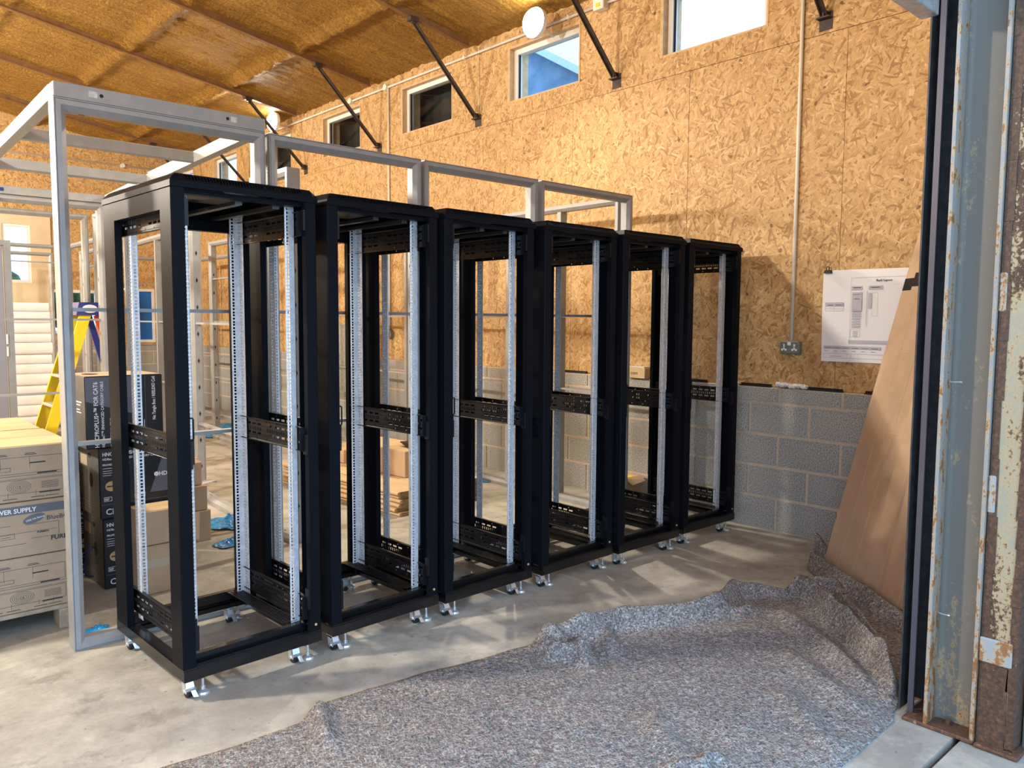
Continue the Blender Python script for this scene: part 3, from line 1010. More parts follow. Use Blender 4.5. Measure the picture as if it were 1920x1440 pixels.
def make_rack():
    root = thing('server_rack', 'x', 'rack')
    bl = M['black']
    # base
    b = MB()
    b.box(0, -0.004, 0.082, RW, 0.034, 0.124)
    b.box(0.0, -0.001, 0.124, RW, 0.030, 0.130)
    b.box(0.05, 0.052, 0.118, RW - 0.05, 0.080, 0.160)
    b.box(0, RD - 0.034, 0.082, RW, RD, 0.130)
    b.box(0.05, RD - 0.080, 0.118, RW - 0.05, RD - 0.052, 0.160)
    b.box(0.05, RD - 0.10, 0.084, RW - 0.05, RD - 0.078, 0.104)
    for x0, x1, xi0, xi1 in ((0, 0.034, 0.036, 0.064), (RW - 0.034, RW, RW - 0.064, RW - 0.036)):
        b.box(x0, 0.034, 0.082, x1, RD - 0.034, 0.128)
        b.box(xi0, 0.034, 0.095, xi1, RD - 0.034, 0.116)
    for px, py in ((0.0, 0.0), (RW - 0.09, 0.0), (0.0, RD - 0.09), (RW - 0.09, RD - 0.09)):
        b.box(px + 0.01, py + 0.01, 0.074, px + 0.08, py + 0.08, 0.083)
    b.build('base_frame', M['black_gloss'], root)
    # posts
    for nm, x0, x1, y0, y1 in (('l', 0, 0.05, 0, 0.105), ('r', RW - 0.05, RW, 0, 0.105), ('l', 0, 0.045, RD - 0.135, RD), ('r', RW - 0.045, RW, RD - 0.135, RD)):
        p = MB()
        tk = 0.0025
        z0, z1 = 0.130, 1.972
        c = 0.004
        left = nm == 'l'
        xo, xi = (x0, x1) if left else (x1, x0)
        s = 1 if left else -1
        front = y0 < 0.2
        yf, yb = (y0, y1) if front else (y1, y0)
        d = 1 if front else -1
        prof = [(xo + s * c, yf), (xi, yf), (xi, yf + d * 0.03), (xi - s * tk, yf + d * 0.03), (xi - s * tk, yf + d * tk), (xo + s * (c + tk), yf + d * tk), (xo + s * tk, yf + d * (c + tk)),
                (xo + s * tk, yb - d * tk), (xo + s * 0.03, yb - d * tk), (xo + s * 0.03, yb), (xo, yb), (xo, yf + d * c)]
        p.prism([(a, bb, z0) for a, bb in prof], (0, 0, z1 - z0))
        p.build('corner_post', bl, root)
    # hinge plates and door catches on the front left and right posts
    for xx, s in ((0.05, 1), (RW - 0.05, -1)):
        for z0, z1 in ((0.23, 0.32), (0.905, 0.99), (1.845, 1.93)):
            MB().box(xx, 0.002, z0, xx + s * 0.009, 0.03, z1).build('hinge_plate', M['black_in'], root)
    cc = MB()
    cc.tube([(0.05, 0.01, 1.015), (0.063, 0.01, 1.015), (0.066, 0.01, 1.02), (0.066, 0.01, 1.095), (0.063, 0.01, 1.10), (0.05, 0.01, 1.10)], 0.0035, 6)
    cc.build('door_catch', M['black_in'], root, smooth=True)
    # top cover
    b = MB()
    z0, z1, z2, ch = 1.962, 1.985, 2.012, 0.024
    o, i1 = (-0.004, -0.006, RW + 0.004, RD + 0.004), (-0.004 + ch, -0.006 + ch, RW + 0.004 - ch, RD + 0.004 - ch)
    ring = lambda r, z: [(r[0], r[1], z), (r[2], r[1], z), (r[2], r[3], z), (r[0], r[3], z)]
    A, B, Cc = ring(o, z0), ring(o, z1), ring(i1, z2)
    for k in range(4):
        j = (k + 1) % 4
        b.quad(A[k], A[j], B[j], B[k])
        if k:
            b.quad(B[k], B[j], Cc[j], Cc[k])
    # front chamfer with ventilation slots
    u = Vector((1, 0, 0))
    v = Vector((0, ch, z2 - z1)).normalized()
    hh = math.hypot(ch, z2 - z1)
    b.perf(Vector(B[0]) + Vector((ch, 0, 0)), u, v, o[2] - o[0] - 2 * ch, hh, [(hh * 0.2, hh * 0.85, slots_row(0.04, o[2] - o[0] - 2 * ch - 0.04, 0.006, 0.006))])
    b.add([B[0], Vector(B[0]) + Vector((ch, 0, 0)), Cc[0]], [(0, 1, 2)])
    b.add([Vector(B[1]) - Vector((ch, 0, 0)), B[1], Cc[1]], [(0, 1, 2)])
    rows = []
    for yy in (0.05, 0.075, 0.10, 0.56, 0.585, 0.61):
        rows.append((yy, yy + 0.008, slots_row(0.06, 0.24, 0.008, 0.008) + slots_row(0.33, 0.50, 0.008, 0.008)))
    side = []
    for k in range(26):
        side.append((0.14 + 0.0155 * k, 0.148 + 0.0155 * k, [(0.475 + 0.014 * q, 0.483 + 0.014 * q) for q in range(4)]))
    b.perf(Cc[0], (1, 0, 0), (0, 1, 0), i1[2] - i1[0], i1[3] - i1[1], [r for r in rows if not (0.14 < r[0] < 0.56)] + [r for r in side if r[1] < 0.555])
    b.build('top_cover', bl, root, solid=0.0015)
    # upper frame
    b = MB()
    b.box(0.0, 0.105, 1.885, 0.04, RD - 0.135, 1.962)
    b.box(RW - 0.04, 0.105, 1.885, RW, RD - 0.135, 1.962)
    b.box(0.045, RD - 0.05, 1.885, RW - 0.045, RD - 0.005, 1.962)
    b.box(0.05, RD - 0.08, 1.90, RW - 0.05, RD - 0.055, 1.925)
    b.box(0.05, 0.03, 1.945, RW - 0.05, 0.07, 1.962)
    b.build('upper_frame', bl, root)
    MB().box(0.05, 0.075, 1.978, 0.40, 0.46, 1.984).build('roof_plate', M['roofplate'], root)
    for xx in (0.28, 0.44):
        MB().box(xx, 0.07, 1.93, xx + 0.03, RD - 0.055, 1.945).build('roof_bar', M['roofplate'], root)
    MB().box(0.09, 0.10, 1.966, 0.25, 0.30, 1.977).build('cable_entry_plate', M['boxside'], root)
    # 19 inch mounting rails, every hole a real hole
    Z0, ZL = 0.157, 1.795
    rows, rows2 = [], []
    z = 0.012
    pat = (0.01588, 0.01588, 0.0127)
    k = 0
    while z + 0.0095 < ZL:
        rows.append((z, z + 0.0095, [(0.0235, 0.0345)]))
        rows2.append((z + 0.001, z + 0.0075, [(0.010, 0.0165)] if k % 2 else [(0.010, 0.0165), (0.026, 0.031)]))
        z += pat[k % 3]
        k += 1
    for xo, s, yo, d in ((0.056, 1, 0.092, 1), (0.546, -1, 0.092, 1), (0.052, 1, 0.612, -1), (0.548, -1, 0.612, -1)):
        b = MB()
        b.perf((xo, yo, Z0), (s, 0, 0), (0, 0, 1), 0.041, ZL, rows)
        b.perf((xo, yo, Z0), (0, d, 0), (0, 0, 1), 0.050, ZL, rows2)
        o2 = b.build('mounting_rail', M['zinc'], root, solid=0.0018)
    # side brackets with slots
    W, H = 0.655, 0.10
    l1 = slots_row(0.03, 0.36, 0.034, 0.016) + slots_row(0.40, 0.63, 0.034, 0.016)
    l2 = slots_row(0.03, 0.355, 0.007, 0.010) + slots_row(0.40, 0.625, 0.007, 0.010)
    dots = slots_row(0.07, 0.62, 0.006, 0.085)
    prow = [(0.008, 0.014, dots), (0.026, 0.036, l1), (0.044, 0.060, l2), (0.068, 0.078, l1), (0.086, 0.092, dots)]
    for xx, s in ((0.046, 1), (RW - 0.046, -1)):
        for zz in (0.182, 0.918, 1.826):
            b = MB()
            b.perf((xx, 0.028, zz), (0, 1, 0), (0, 0, 1), W, H, prow)
            b.quad((xx, 0.028, zz), (xx, 0.028 + W, zz), (xx + s * 0.014, 0.028 + W, zz), (xx + s * 0.014, 0.028, zz))
            b.quad((xx, 0.028, zz + H), (xx, 0.028 + W, zz + H), (xx + s * 0.014, 0.028 + W, zz + H), (xx + s * 0.014, 0.028, zz + H))
            b.quad((xx, 0.028, zz), (xx + s * 0.03, 0.028, zz), (xx + s * 0.03, 0.028, zz + H), (xx, 0.028, zz + H))
            b.build('side_bracket', M['black_in'], root, solid=0.002)
    # sliding depth bars beside the brackets
    for xx in (0.030, RW - 0.033):
        b = MB()
        for y0 in (0.125,):
            b.perf((xx, y0, 0.14), (0, 1, 0), (0, 0, 1), 0.022, 1.75, [(0.03 + 0.05 * i, 0.045 + 0.05 * i, [(0.008, 0.014)]) for i in range(34)])
        b.build('depth_bar', M['black_in'], root, solid=0.002)
    # ventilated floor rim along the right side
    b = MB()
    b.perf((RW - 0.135, 0.09, 0.165), (0, 1, 0), (1, 0, 0), 0.55, 0.07, [(0.012 + 0.015 * j, 0.020 + 0.015 * j, slots_row(0.02, 0.53, 0.008, 0.007)) for j in range(4)])
    b.build('vent_strip', M['black_in'], root, solid=0.0015)
    b = MB().tube([(RW - 0.028, -0.0005, 0.16), (RW - 0.028, -0.004, 0.16)], 0.006, 10)
    b.build('earth_stud', M['gold'], root)
    # castors and levelling feet
    for px, py, fx, fy in ((0.034, 0.055, 0.088, 0.035), (0.492, 0.055, 0.552, 0.035), (0.034, RD - 0.055, 0.088, RD - 0.035), (0.492, RD - 0.055, 0.552, RD - 0.035)):
        c = MB()
        c.box(px - 0.020, py - 0.022, 0.068, px + 0.020, py + 0.022, 0.075)
        c.tube([(px, py, 0.058), (px, py, 0.070)], 0.011, 10)
        c.hexa([(px - 0.016, py - 0.024, 0.02), (px - 0.013, py - 0.024, 0.02), (px - 0.013, py + 0.01, 0.02), (px - 0.016, py + 0.01, 0.02),
                (px - 0.016, py - 0.016, 0.062), (px - 0.013, py - 0.016, 0.062), (px - 0.013, py + 0.016, 0.062), (px - 0.016, py + 0.016, 0.062)])
        c.hexa([(px + 0.013, py - 0.024, 0.02), (px + 0.016, py - 0.024, 0.02), (px + 0.016, py + 0.01, 0.02), (px + 0.013, py + 0.01, 0.02),
                (px + 0.013, py - 0.016, 0.062), (px + 0.016, py - 0.016, 0.062), (px + 0.016, py + 0.016, 0.062), (px + 0.013, py + 0.016, 0.062)])
        c.box(px - 0.016, py - 0.016, 0.058, px + 0.016, py + 0.016, 0.062)
        c.hexa([(px - 0.02, py - 0.034, 0.030), (px + 0.02, py - 0.034, 0.030), (px + 0.02, py - 0.024, 0.036), (px - 0.02, py - 0.024, 0.036),
                (px - 0.02, py - 0.046, 0.038), (px + 0.02, py - 0.046, 0.038), (px + 0.02, py - 0.022, 0.046), (px - 0.02, py - 0.022, 0.046)])
        c.tube([(px - 0.019, py - 0.008, 0.025), (px + 0.019, py - 0.008, 0.025)], 0.007, 8)
        c.hexa([(px - 0.017, py - 0.034, 0.034), (px + 0.017, py - 0.034, 0.034), (px + 0.017, py - 0.031, 0.034), (px - 0.017, py - 0.031, 0.034),
                (px - 0.015, py - 0.022, 0.064), (px + 0.015, py - 0.022, 0.064), (px + 0.015, py - 0.019, 0.064), (px - 0.015, py - 0.019, 0.064)])
        c.hexa([(px + 0.004, py - 0.052, 0.012), (px + 0.024, py - 0.052, 0.008), (px + 0.024, py - 0.048, 0.008), (px + 0.004, py - 0.048, 0.012),
                (px - 0.004, py - 0.036, 0.042), (px + 0.014, py - 0.036, 0.042), (px + 0.014, py - 0.032, 0.042), (px - 0.004, py - 0.032, 0.042)])
        co = c.build('castor', M['chrome'], root)
        MB().tube([(px - 0.0115, py - 0.008, 0.0255), (px - 0.010, py - 0.008, 0.0255), (px + 0.010, py - 0.008, 0.0255), (px + 0.0115, py - 0.008, 0.0255)], [0.021, 0.0255, 0.0255, 0.021], 18).build('wheel', M['rubber'], co, smooth=False)
        f = MB()
        f.tube([(fx, fy, 0.0), (fx, fy, 0.006), (fx, fy, 0.012), (fx, fy, 0.020)], [0.026, 0.027, 0.023, 0.009], 16)
        f.tube([(fx, fy, 0.02), (fx, fy, 0.030)], 0.0085, 6)
        f.tube([(fx, fy, 0.03), (fx, fy, 0.076)], 0.005, 10)
        f.build('levelling_foot', M['chrome'], root)
    return root


RACKS = [(1.0369, 3.0162, 0.0423), (1.6889, 3.0412, 0.0420), (2.3135, 3.0436, 0.0188), (2.9794, 3.0387, 0.0220), (3.6091, 3.0276, -0.0060), (4.2796, 3.0403, -0.0046)]
RL = ['open black server rack nearest the camera, at the left end of the row', 'open black server rack second from the left, with cardboard sheets seen through it',
      'open black server rack third from the left, in the middle of the row', 'open black server rack fourth from the left, with a pale slotted top edge',
      'open black server rack fifth from the left, with the yellow carton seen through it', 'open black server rack at the right end of the row, next to the block wall']
rack0 = make_rack()
for k, (rx, ry, ra) in enumerate(RACKS):
    r = rack0 if k == 0 else copy_tree(rack0)
    r.location = (rx, ry, 0)
    r.rotation_euler = (0, 0, ra)
    r['label'] = RL[k]
    r['group'] = 'open server racks in a row'

# ------------------------------------------------------------------ pale steel wall frames
PROF = [(0.0, 0.09), (0.0, 0.0), (0.004, 0.0), (0.0055, 0.004), (0.007, 0.0), (0.027, 0.0), (0.048, 0.020), (0.048, 0.070), (0.027, 0.09)]


def mitred(length, side, L, H, outer=False):
    """one mitred member of an L x H frame: side in left, right, top, bottom"""
    v = []
    n = len(PROF)
    for end in (0, 1):
        for d, yy in PROF:
            if side == 'left':
                v.append((d, yy, d if end == 0 else H - d))
            elif side == 'right':
                v.append((L - d, yy, d if end == 0 else H - d))
            elif side == 'top':
                v.append((d if end == 0 else L - d, yy, H - d))
            else:
                v.append((d if end == 0 else L - d, yy, d))
    f = [tuple(range(n)), tuple(range(2 * n - 1, n - 1, -1))]
    for i in range(n):
        j = (i + 1) % n
        f.append((i, n + i, n + j, j))
    b = MB()
    b.add(v, f)
    # punched holes on the web
    if side in ('left', 'right'):
        x = 0.0485 if side == 'left' else L - 0.0485
        xo = -0.0005 if side == 'left' else L + 0.0005
        for zz in [0.25 + 0.22 * k for k in range(int((H - 0.4) / 0.22))]:
            for xx in ((x, xo) if outer else (x,)):
                pts = [(xx, 0.045, zz - 0.022), (xx, 0.054, zz), (xx, 0.045, zz + 0.022), (xx, 0.036, zz)]
                b.add(pts, [(0, 1, 2, 3)], 1)
    elif side == 'top':
        for xx in (0.12, L - 0.12):
            for yy in (0.03,):
                b.add([(xx - 0.012, 0.05, H - 0.0485), (xx + 0.012, 0.05, H - 0.0485), (xx + 0.012, 0.06, H - 0.0485), (xx - 0.012, 0.06, H - 0.0485)], [(0, 1, 2, 3)], 1)
    else:
        for xx in (0.2, 0.24, L - 0.3, L - 0.26):
            b.add([(xx - 0.012, 0.04, 0.0485), (xx + 0.012, 0.04, 0.0485), (xx + 0.012, 0.05, 0.0485), (xx - 0.012, 0.05, 0.0485)], [(0, 1, 2, 3)], 1)
    return b


def wall_frame(p0, p1, H, rails, label, name='wall_frame', mids=(), rail_h=0.016, bottom=True, group=None):
    p0, p1 = Vector((*p0, 0)), Vector((*p1, 0))
    L = (p1 - p0).length
    t = thing(name, label, 'metal frame', p0, math.atan2(p1.y - p0.y, p1.x - p0.x), group)
    for sd, nm in (('left', 'stud'), ('right', 'stud'), ('top', 'top_track'), ('bottom', 'bottom_track')):
        mitred(L, sd, L, H, abs(p1.y - p0.y) > 0.1).build(nm, [M['frame'], M['hole']], t)
    for zz in rails:
        MB().box(0.046, 0.02, zz, L - 0.046, 0.062, zz + rail_h).build('brace_rail', M['frame'], t)
    for xx in mids:
        MB().box(xx - 0.02, 0.01, 0.048, xx + 0.02, 0.08, H - 0.048).build('middle_stud', M['frame'], t)
    return t


FH = 2.405
RZ = (0.915, 1.506)
wall_frame((0.845, 3.815), (1.778, 3.815), FH, RZ, 'tall pale grey steel frame at the far left, directly behind the first rack')
wall_frame((1.802, 3.815), (2.728, 3.815), FH, RZ, 'pale grey steel frame behind the second rack, right of the twin corner posts')
wall_frame((2.752, 3.815), (3.668, 3.815), FH, RZ, 'pale grey steel frame standing behind the third and fourth racks')
wall_frame((3.700, 3.815), (4.640, 3.815), FH, RZ, 'pale grey steel frame at the right end of the row, behind the fifth rack')
# side walls of the room being framed
wall_frame((4.70, 3.93), (4.74, 5.86), FH, (0.915, 1.506), 'pale grey steel side frame running back along the block wall, behind the last racks', mids=(0.64, 1.28))
rs = wall_frame((4.745, 5.89), (4.80, 8.75), FH, (0.915, 1.506), 'long pale grey steel frame farther back along the right wall, carrying a slotted plate', mids=(0.95, 1.9))
# slotted steel backing plate fixed between the studs of that frame
pb = MB()
prow = []
for j, zz in enumerate((0.06, 0.20, 0.34, 0.50, 0.64)):
    prow.append((zz, zz + 0.09, [(0.12, 0.135), (0.21, 0.225), (0.36, 0.40)] if j != 2 else [(0.12, 0.135), (0.21, 0.225), (0.35, 0.41)]))
pb.perf((2.20, -0.003, 0.62), (1, 0, 0), (0, 0, 1), 0.60, 0.80, prow)
po = pb.build('backing_plate', M['galv'], rs, solid=0.002)
po['label'] = 'slotted galvanised backing plate'
wall_frame((2.44, 4.74), (2.44, 5.30), 2.44, (), 'narrow pale frame end on, its corner standing above the first rack')
wall_frame((2.42, 5.33), (2.50, 6.62), FH, (0.60, 1.43), 'pale grey frame with dark diamond holes in its stud, seen through the first rack')
# booth at the far left
wall_frame((0.955, 7.06), (1.90, 7.06), 2.40, (0.87, 1.455), 'pale grey back frame of the small booth at the far left')
wall_frame((0.90, 8.22), (2.07, 8.22), 2.44, (), 'pale frame across the hall behind the little booth')
wall_frame((2.19, 7.25), (2.19, 8.20), 2.44, (1.72,), 'narrow side frame with bolt holes, beyond the booth and left of the first rack')
wall_frame((1.25, 12.0), (2.70, 12.0), 2.44, (2.2,), 'pale door frame far back in front of the cream panel')
wall_frame((2.22, 13.5), (2.90, 13.5), 2.44, (), 'slim pale frame farthest back beside the cream panel')
wall_frame((2.80, 10.55), (2.80, 12.0), 2.44, (), 'far pale frame beside the yellow ladder, running down the hall')
wall_frame((3.20, 11.9), (3.20, 12.9), 2.44, (2.2, 1.0), 'far pale frame right of the ladder, running down the hall')
wall_frame((3.05, 8.3), (3.20, 10.6), FH, (1.43, 0.75), 'pale frame in the middle distance, seen left of the first rack front post', mids=(1.1,))
wall_frame((3.84, 8.35), (3.86, 9.72), FH, (1.95, 1.43, 0.75), 'pale frame with a high cross rail, in the middle distance through the first rack')
wall_frame((4.75, 10.4), (4.74, 12.7), FH, (1.43, 0.9), 'pale far frame standing before the right wall, seen through the first rack', mids=(0.75, 1.5))
wall_frame((3.40, 12.75), (4.55, 12.75), FH, (1.99,), 'far pale frame around the blue filmed window', mids=(0.42,))

# roof frame of the booth
bt = thing('booth_roof_frame', 'pale grey box section roof frame on top of the booth at the far left', 'metal frame', (0.845, 3.815, 2.406))
fb = MB().bbox(0.0, 0.0, 0.0, 0.935, 0.08, 0.064, 0.003)
o = fb.build('roof_beam', M['frame'], bt)
hb = MB()
for xx in (0.187, 0.745):
    hb.tube([(xx, -0.0008, 0.033), (xx, 0.004, 0.033)], 0.008, 10)
hb.build('bolt_holes', M['hole'], o)
print_quads('stamped_plate', M['galv'], o, (0.135, 0.0, 0.02), (1, 0, 0), (0, 0, 1), [(0, 0, 0.035, 0.026), (0.625, 0, 0.655, 0.026)], 0.001)
for xa, xb in ((0.0, 0.075), (0.915, 1.06)):
    b = MB()
    b.hexa([(xa, 0.08, 0.0), (xa + 0.05, 0.08, 0.0), (xb + 0.05, 3.24, 0.0), (xb, 3.24, 0.0), (xa, 0.08, 0.064), (xa + 0.05, 0.08, 0.064), (xb + 0.05, 3.24, 0.064), (xb, 3.24, 0.064)])
    b.build('side_beam', M['frame'], bt)
for yy, w in ((1.02, 0.045), (2.02, 0.08), (3.24, 0.06)):
    xa = 0.05 + 0.075 * yy / 3.24
    xb = 0.915 + 0.145 * yy / 3.24
    MB().bbox(xa, yy, 0.0, xb, yy + w, 0.062, 0.003).build('cross_beam', M['frame'], bt)
b = MB().hexa([(0.985, 1.45, 0.066), (1.03, 1.45, 0.066), (1.045, 1.98, 0.066), (1.0, 1.98, 0.066), (0.985, 1.45, 0.074), (1.03, 1.45, 0.074), (1.045, 1.98, 0.074), (1.0, 1.98, 0.074)])
b.build('joint_plate', M['white'], bt)
MB().box(0.30, 3.236, 0.02, 0.36, 3.2395, 0.045).build('sticker', M['navy'], bt)

# grey door leaf at the far left
gd = thing('grey_door', 'grey metal door leaf standing at the extreme left edge', 'door', (0.42, 7.55, 0.0))
MB().bbox(0, 0, 0.01, 0.84, 0.045, 2.05, 0.003).build('door_leaf', M['doorgrey'], gd)
MB().box(0.85, -0.01, 0, 0.90, 0.08, 2.10).box(0, -0.01, 2.06, 0.8495, 0.08, 2.10).build('door_frame', M['frame'], gd)
for zz in (0.35, 1.16, 1.26):
    MB().tube([(0.85, -0.012, zz), (0.85, -0.012, zz + 0.08)], 0.008, 8).build('hinge', M['white'], gd)

# ------------------------------------------------------------------ cartons on the pallet
pt = thing('pallet', 'weathered wooden pallet under the buff cartons at the left', 'pallet', (-0.50, 4.13, 0.0))
for k in range(7):
    MB().bbox(0.0, 0.02 + 0.235 * k, 0.098, 1.46, 0.02 + 0.235 * k + 0.115, 0.118, 0.003).build('deck_board', M['pallet'], pt)
for xx in (0.0, 0.68, 1.36):
    MB().box(xx, 0.02, 0.08, xx + 0.1, 1.55, 0.098).build('stringer_board', M['pallet'], pt)
    for yy in (0.02, 0.72, 1.43):
        MB().bbox(xx, yy, 0.0, xx + 0.1, yy + 0.12, 0.080, 0.003).build('pallet_block', M['pallet'], pt)


def cardboard_box(w, d, h, mat, tape=True, flaps=True):
    """carton body with rounded folds, flap seam on top"""
    b = MB().bbox(0, 0, 0, w, d, h, 0.004)
    return b


CW, CD, CH = 0.70, 0.60, 0.255
tiers = ['lowest', 'middle', 'top']
rowsn = ['front', 'rear']
colsn = ['left', 'right']
for row in range(2):
    for col in range(2):
        for tier in range(3):
            x0 = -0.465 + col * (CW + 0.006)
            y0 = 4.155 + row * (CD + 0.02)
            z0 = 0.119 + tier * (CH + 0.004)
            lab = 'buff power supply carton, %s of its stack, %s %s stack on the pallet' % (tiers[tier], rowsn[row], colsn[col])
            q = thing('power_supply_carton', lab, 'carton', (x0 + random.uniform(-0.004, 0.004), y0, z0), 0, 'power supply cartons on the pallet')
            MB().bbox(0, 0, 0, CW, CD, CH, 0.004).build('carton_body', M['card_grey'], q)
            if tier == 2:
                fp = MB()
                fp.quad((0.004, 0.005, CH + 0.001), (CW - 0.004, 0.005, CH + 0.001), (CW - 0.004, CD / 2 - 0.002, CH + 0.0025), (0.004, CD / 2 - 0.002, CH + 0.0025))
                fp.quad((0.004, CD / 2 + 0.002, CH + 0.0025), (CW - 0.004, CD / 2 + 0.002, CH + 0.0025), (CW - 0.004, CD - 0.005, CH + 0.001), (0.004, CD - 0.005, CH + 0.001))
                fp.build('top_flap', M['card_light'], q)
            if row == 0:
                X, Z = (1, 0, 0), (0, 0, 1)
                O = (0, 0, 0)
                if tier == 1:
                    print_quads('title_band', M['boxgrey'], q, O, X, Z, [(0.004, 0.198, CW - 0.004, 0.238)])
                    text('title', 'UNINTERRUPTIBLE POWER SUPPLY', 0.029, M['paper'], q, (0.545, -0.0012, 0.207), X, Z, align='RIGHT', squash=0.95, bold=0.0005)
                    text('brand_print', 'BlueBOLT', 0.030, M['inkdark'], q, (0.585, 0, 0.158), X, Z)
                    text('maker_print', 'FURMAN', 0.030, M['inkdark'], q, (0.60, 0, 0.060), X, Z, bold=0.0008)
                    text('maker_print', 'FURMAN', 0.012, M['inkdark'], q, (0.545, 0, 0.102), X, Z, bold=0.0003)
                    e = MB()
                    n = 24
                    e.add([(0.535 + 0.045 * math.cos(2 * PI * i / n), -0.0012, 0.172 + 0.021 * math.sin(2 * PI * i / n) + 0.010 * math.cos(2 * PI * i / n)) for i in range(n)], [tuple(range(n))])
                    e.build('rating_oval', M['boxgrey'], q)
                    text('rating_print', '1500 VA Rating', 0.0125, M['paper'], q, (0.501, -0.0006, 0.159), (1, 0, 0.22), (-0.22, 0, 1))
                    lines = [(0.03, 0.150, 0.44, 0.1515), (0.50, 0.146, 0.635, 0.1475), (0.03, 0.060, 0.50, 0.0615), (0.634, 0.085, 0.6355, 0.146), (0.03, 0.112, 0.63, 0.1132), (0.36, 0.070, 0.3612, 0.190)]
                    lines += frame_rects(0.385, 0.090, 0.455, 0.112, 0.0013) + [(0.40, 0.099, 0.44, 0.1005), (0.52, 0.080, 0.632, 0.0812)]
                    print_quads('line_art', M['inkdark'], q, O, X, Z, lines)
                else:
                    L = []
                    L += frame_rects(0.03, 0.128, 0.655, 0.205, 0.0014)
                    L += [(0.02, 0.118, 0.67, 0.1195), (0.03, 0.104, 0.67, 0.1052)]
                    L += frame_rects(0.03, 0.036, 0.655, 0.100, 0.0013)
                    L += frame_rects(0.365, 0.142, 0.445, 0.160, 0.0014)
                    for xx in (0.06, 0.16, 0.24, 0.33, 0.405, 0.52):
                        L += [(xx, 0.150, xx + 0.0012, 0.205), (xx - 0.02, 0.213, xx + 0.03, 0.2155), (xx - 0.016, 0.2185, xx + 0.024, 0.221)]
                    for xx in (0.05, 0.13, 0.22, 0.30, 0.36, 0.43, 0.54, 0.60):
                        L += [(xx, 0.020, xx + 0.0012, 0.046), (xx - 0.02, 0.013, xx + 0.035, 0.016)]
                    for i in range(9):
                        L += [(0.30 + 0.006 * i, 0.05, 0.302 + 0.006 * i, 0.088)]
                    for i in range(6):
                        L += [(0.565, 0.052 + 0.006 * i, 0.635, 0.0535 + 0.006 * i)]
                    L += [(0.52, 0.172, 0.585, 0.178), (0.55, 0.1215, 0.63, 0.1275), (0.555, 0.030, 0.64, 0.036), (0.10, 0.055, 0.20, 0.0565), (0.10, 0.075, 0.20, 0.0765)]
                    print_quads('line_art', M['inkdark'], q, O, X, Z, L)
                    rg = MB()
                    for rad in (0.012, 0.018, 0.024, 0.030, 0.036):
                        for i in range(20):
                            a0, a1 = 2 * PI * i / 20, 2 * PI * (i + 1) / 20
                            rg.quad(*[(0.475 + (rad + dr) * 1.3 * math.cos(a), -0.0011, 0.068 + (rad + dr) * 0.8 * math.sin(a)) for a, dr in ((a0, 0), (a1, 0), (a1, 0.0012), (a0, 0.0012))])
                    rg.build('fan_rings', M['inkdark'], q)
                    text('ce_mark', 'CE', 0.016, M['inkdark'], q, (0.464, 0, 0.062), X, Z)

# timber edge post beside the cartons
tag(MB().bbox(0, 0, 0, 0.02, 0.05, 0.80, 0.002).build('corner_batten', M['wood'], None, (0.952, 4.17, 0.1185)), 'thin timber batten on end at the corner of the pallet stack', 'batten')

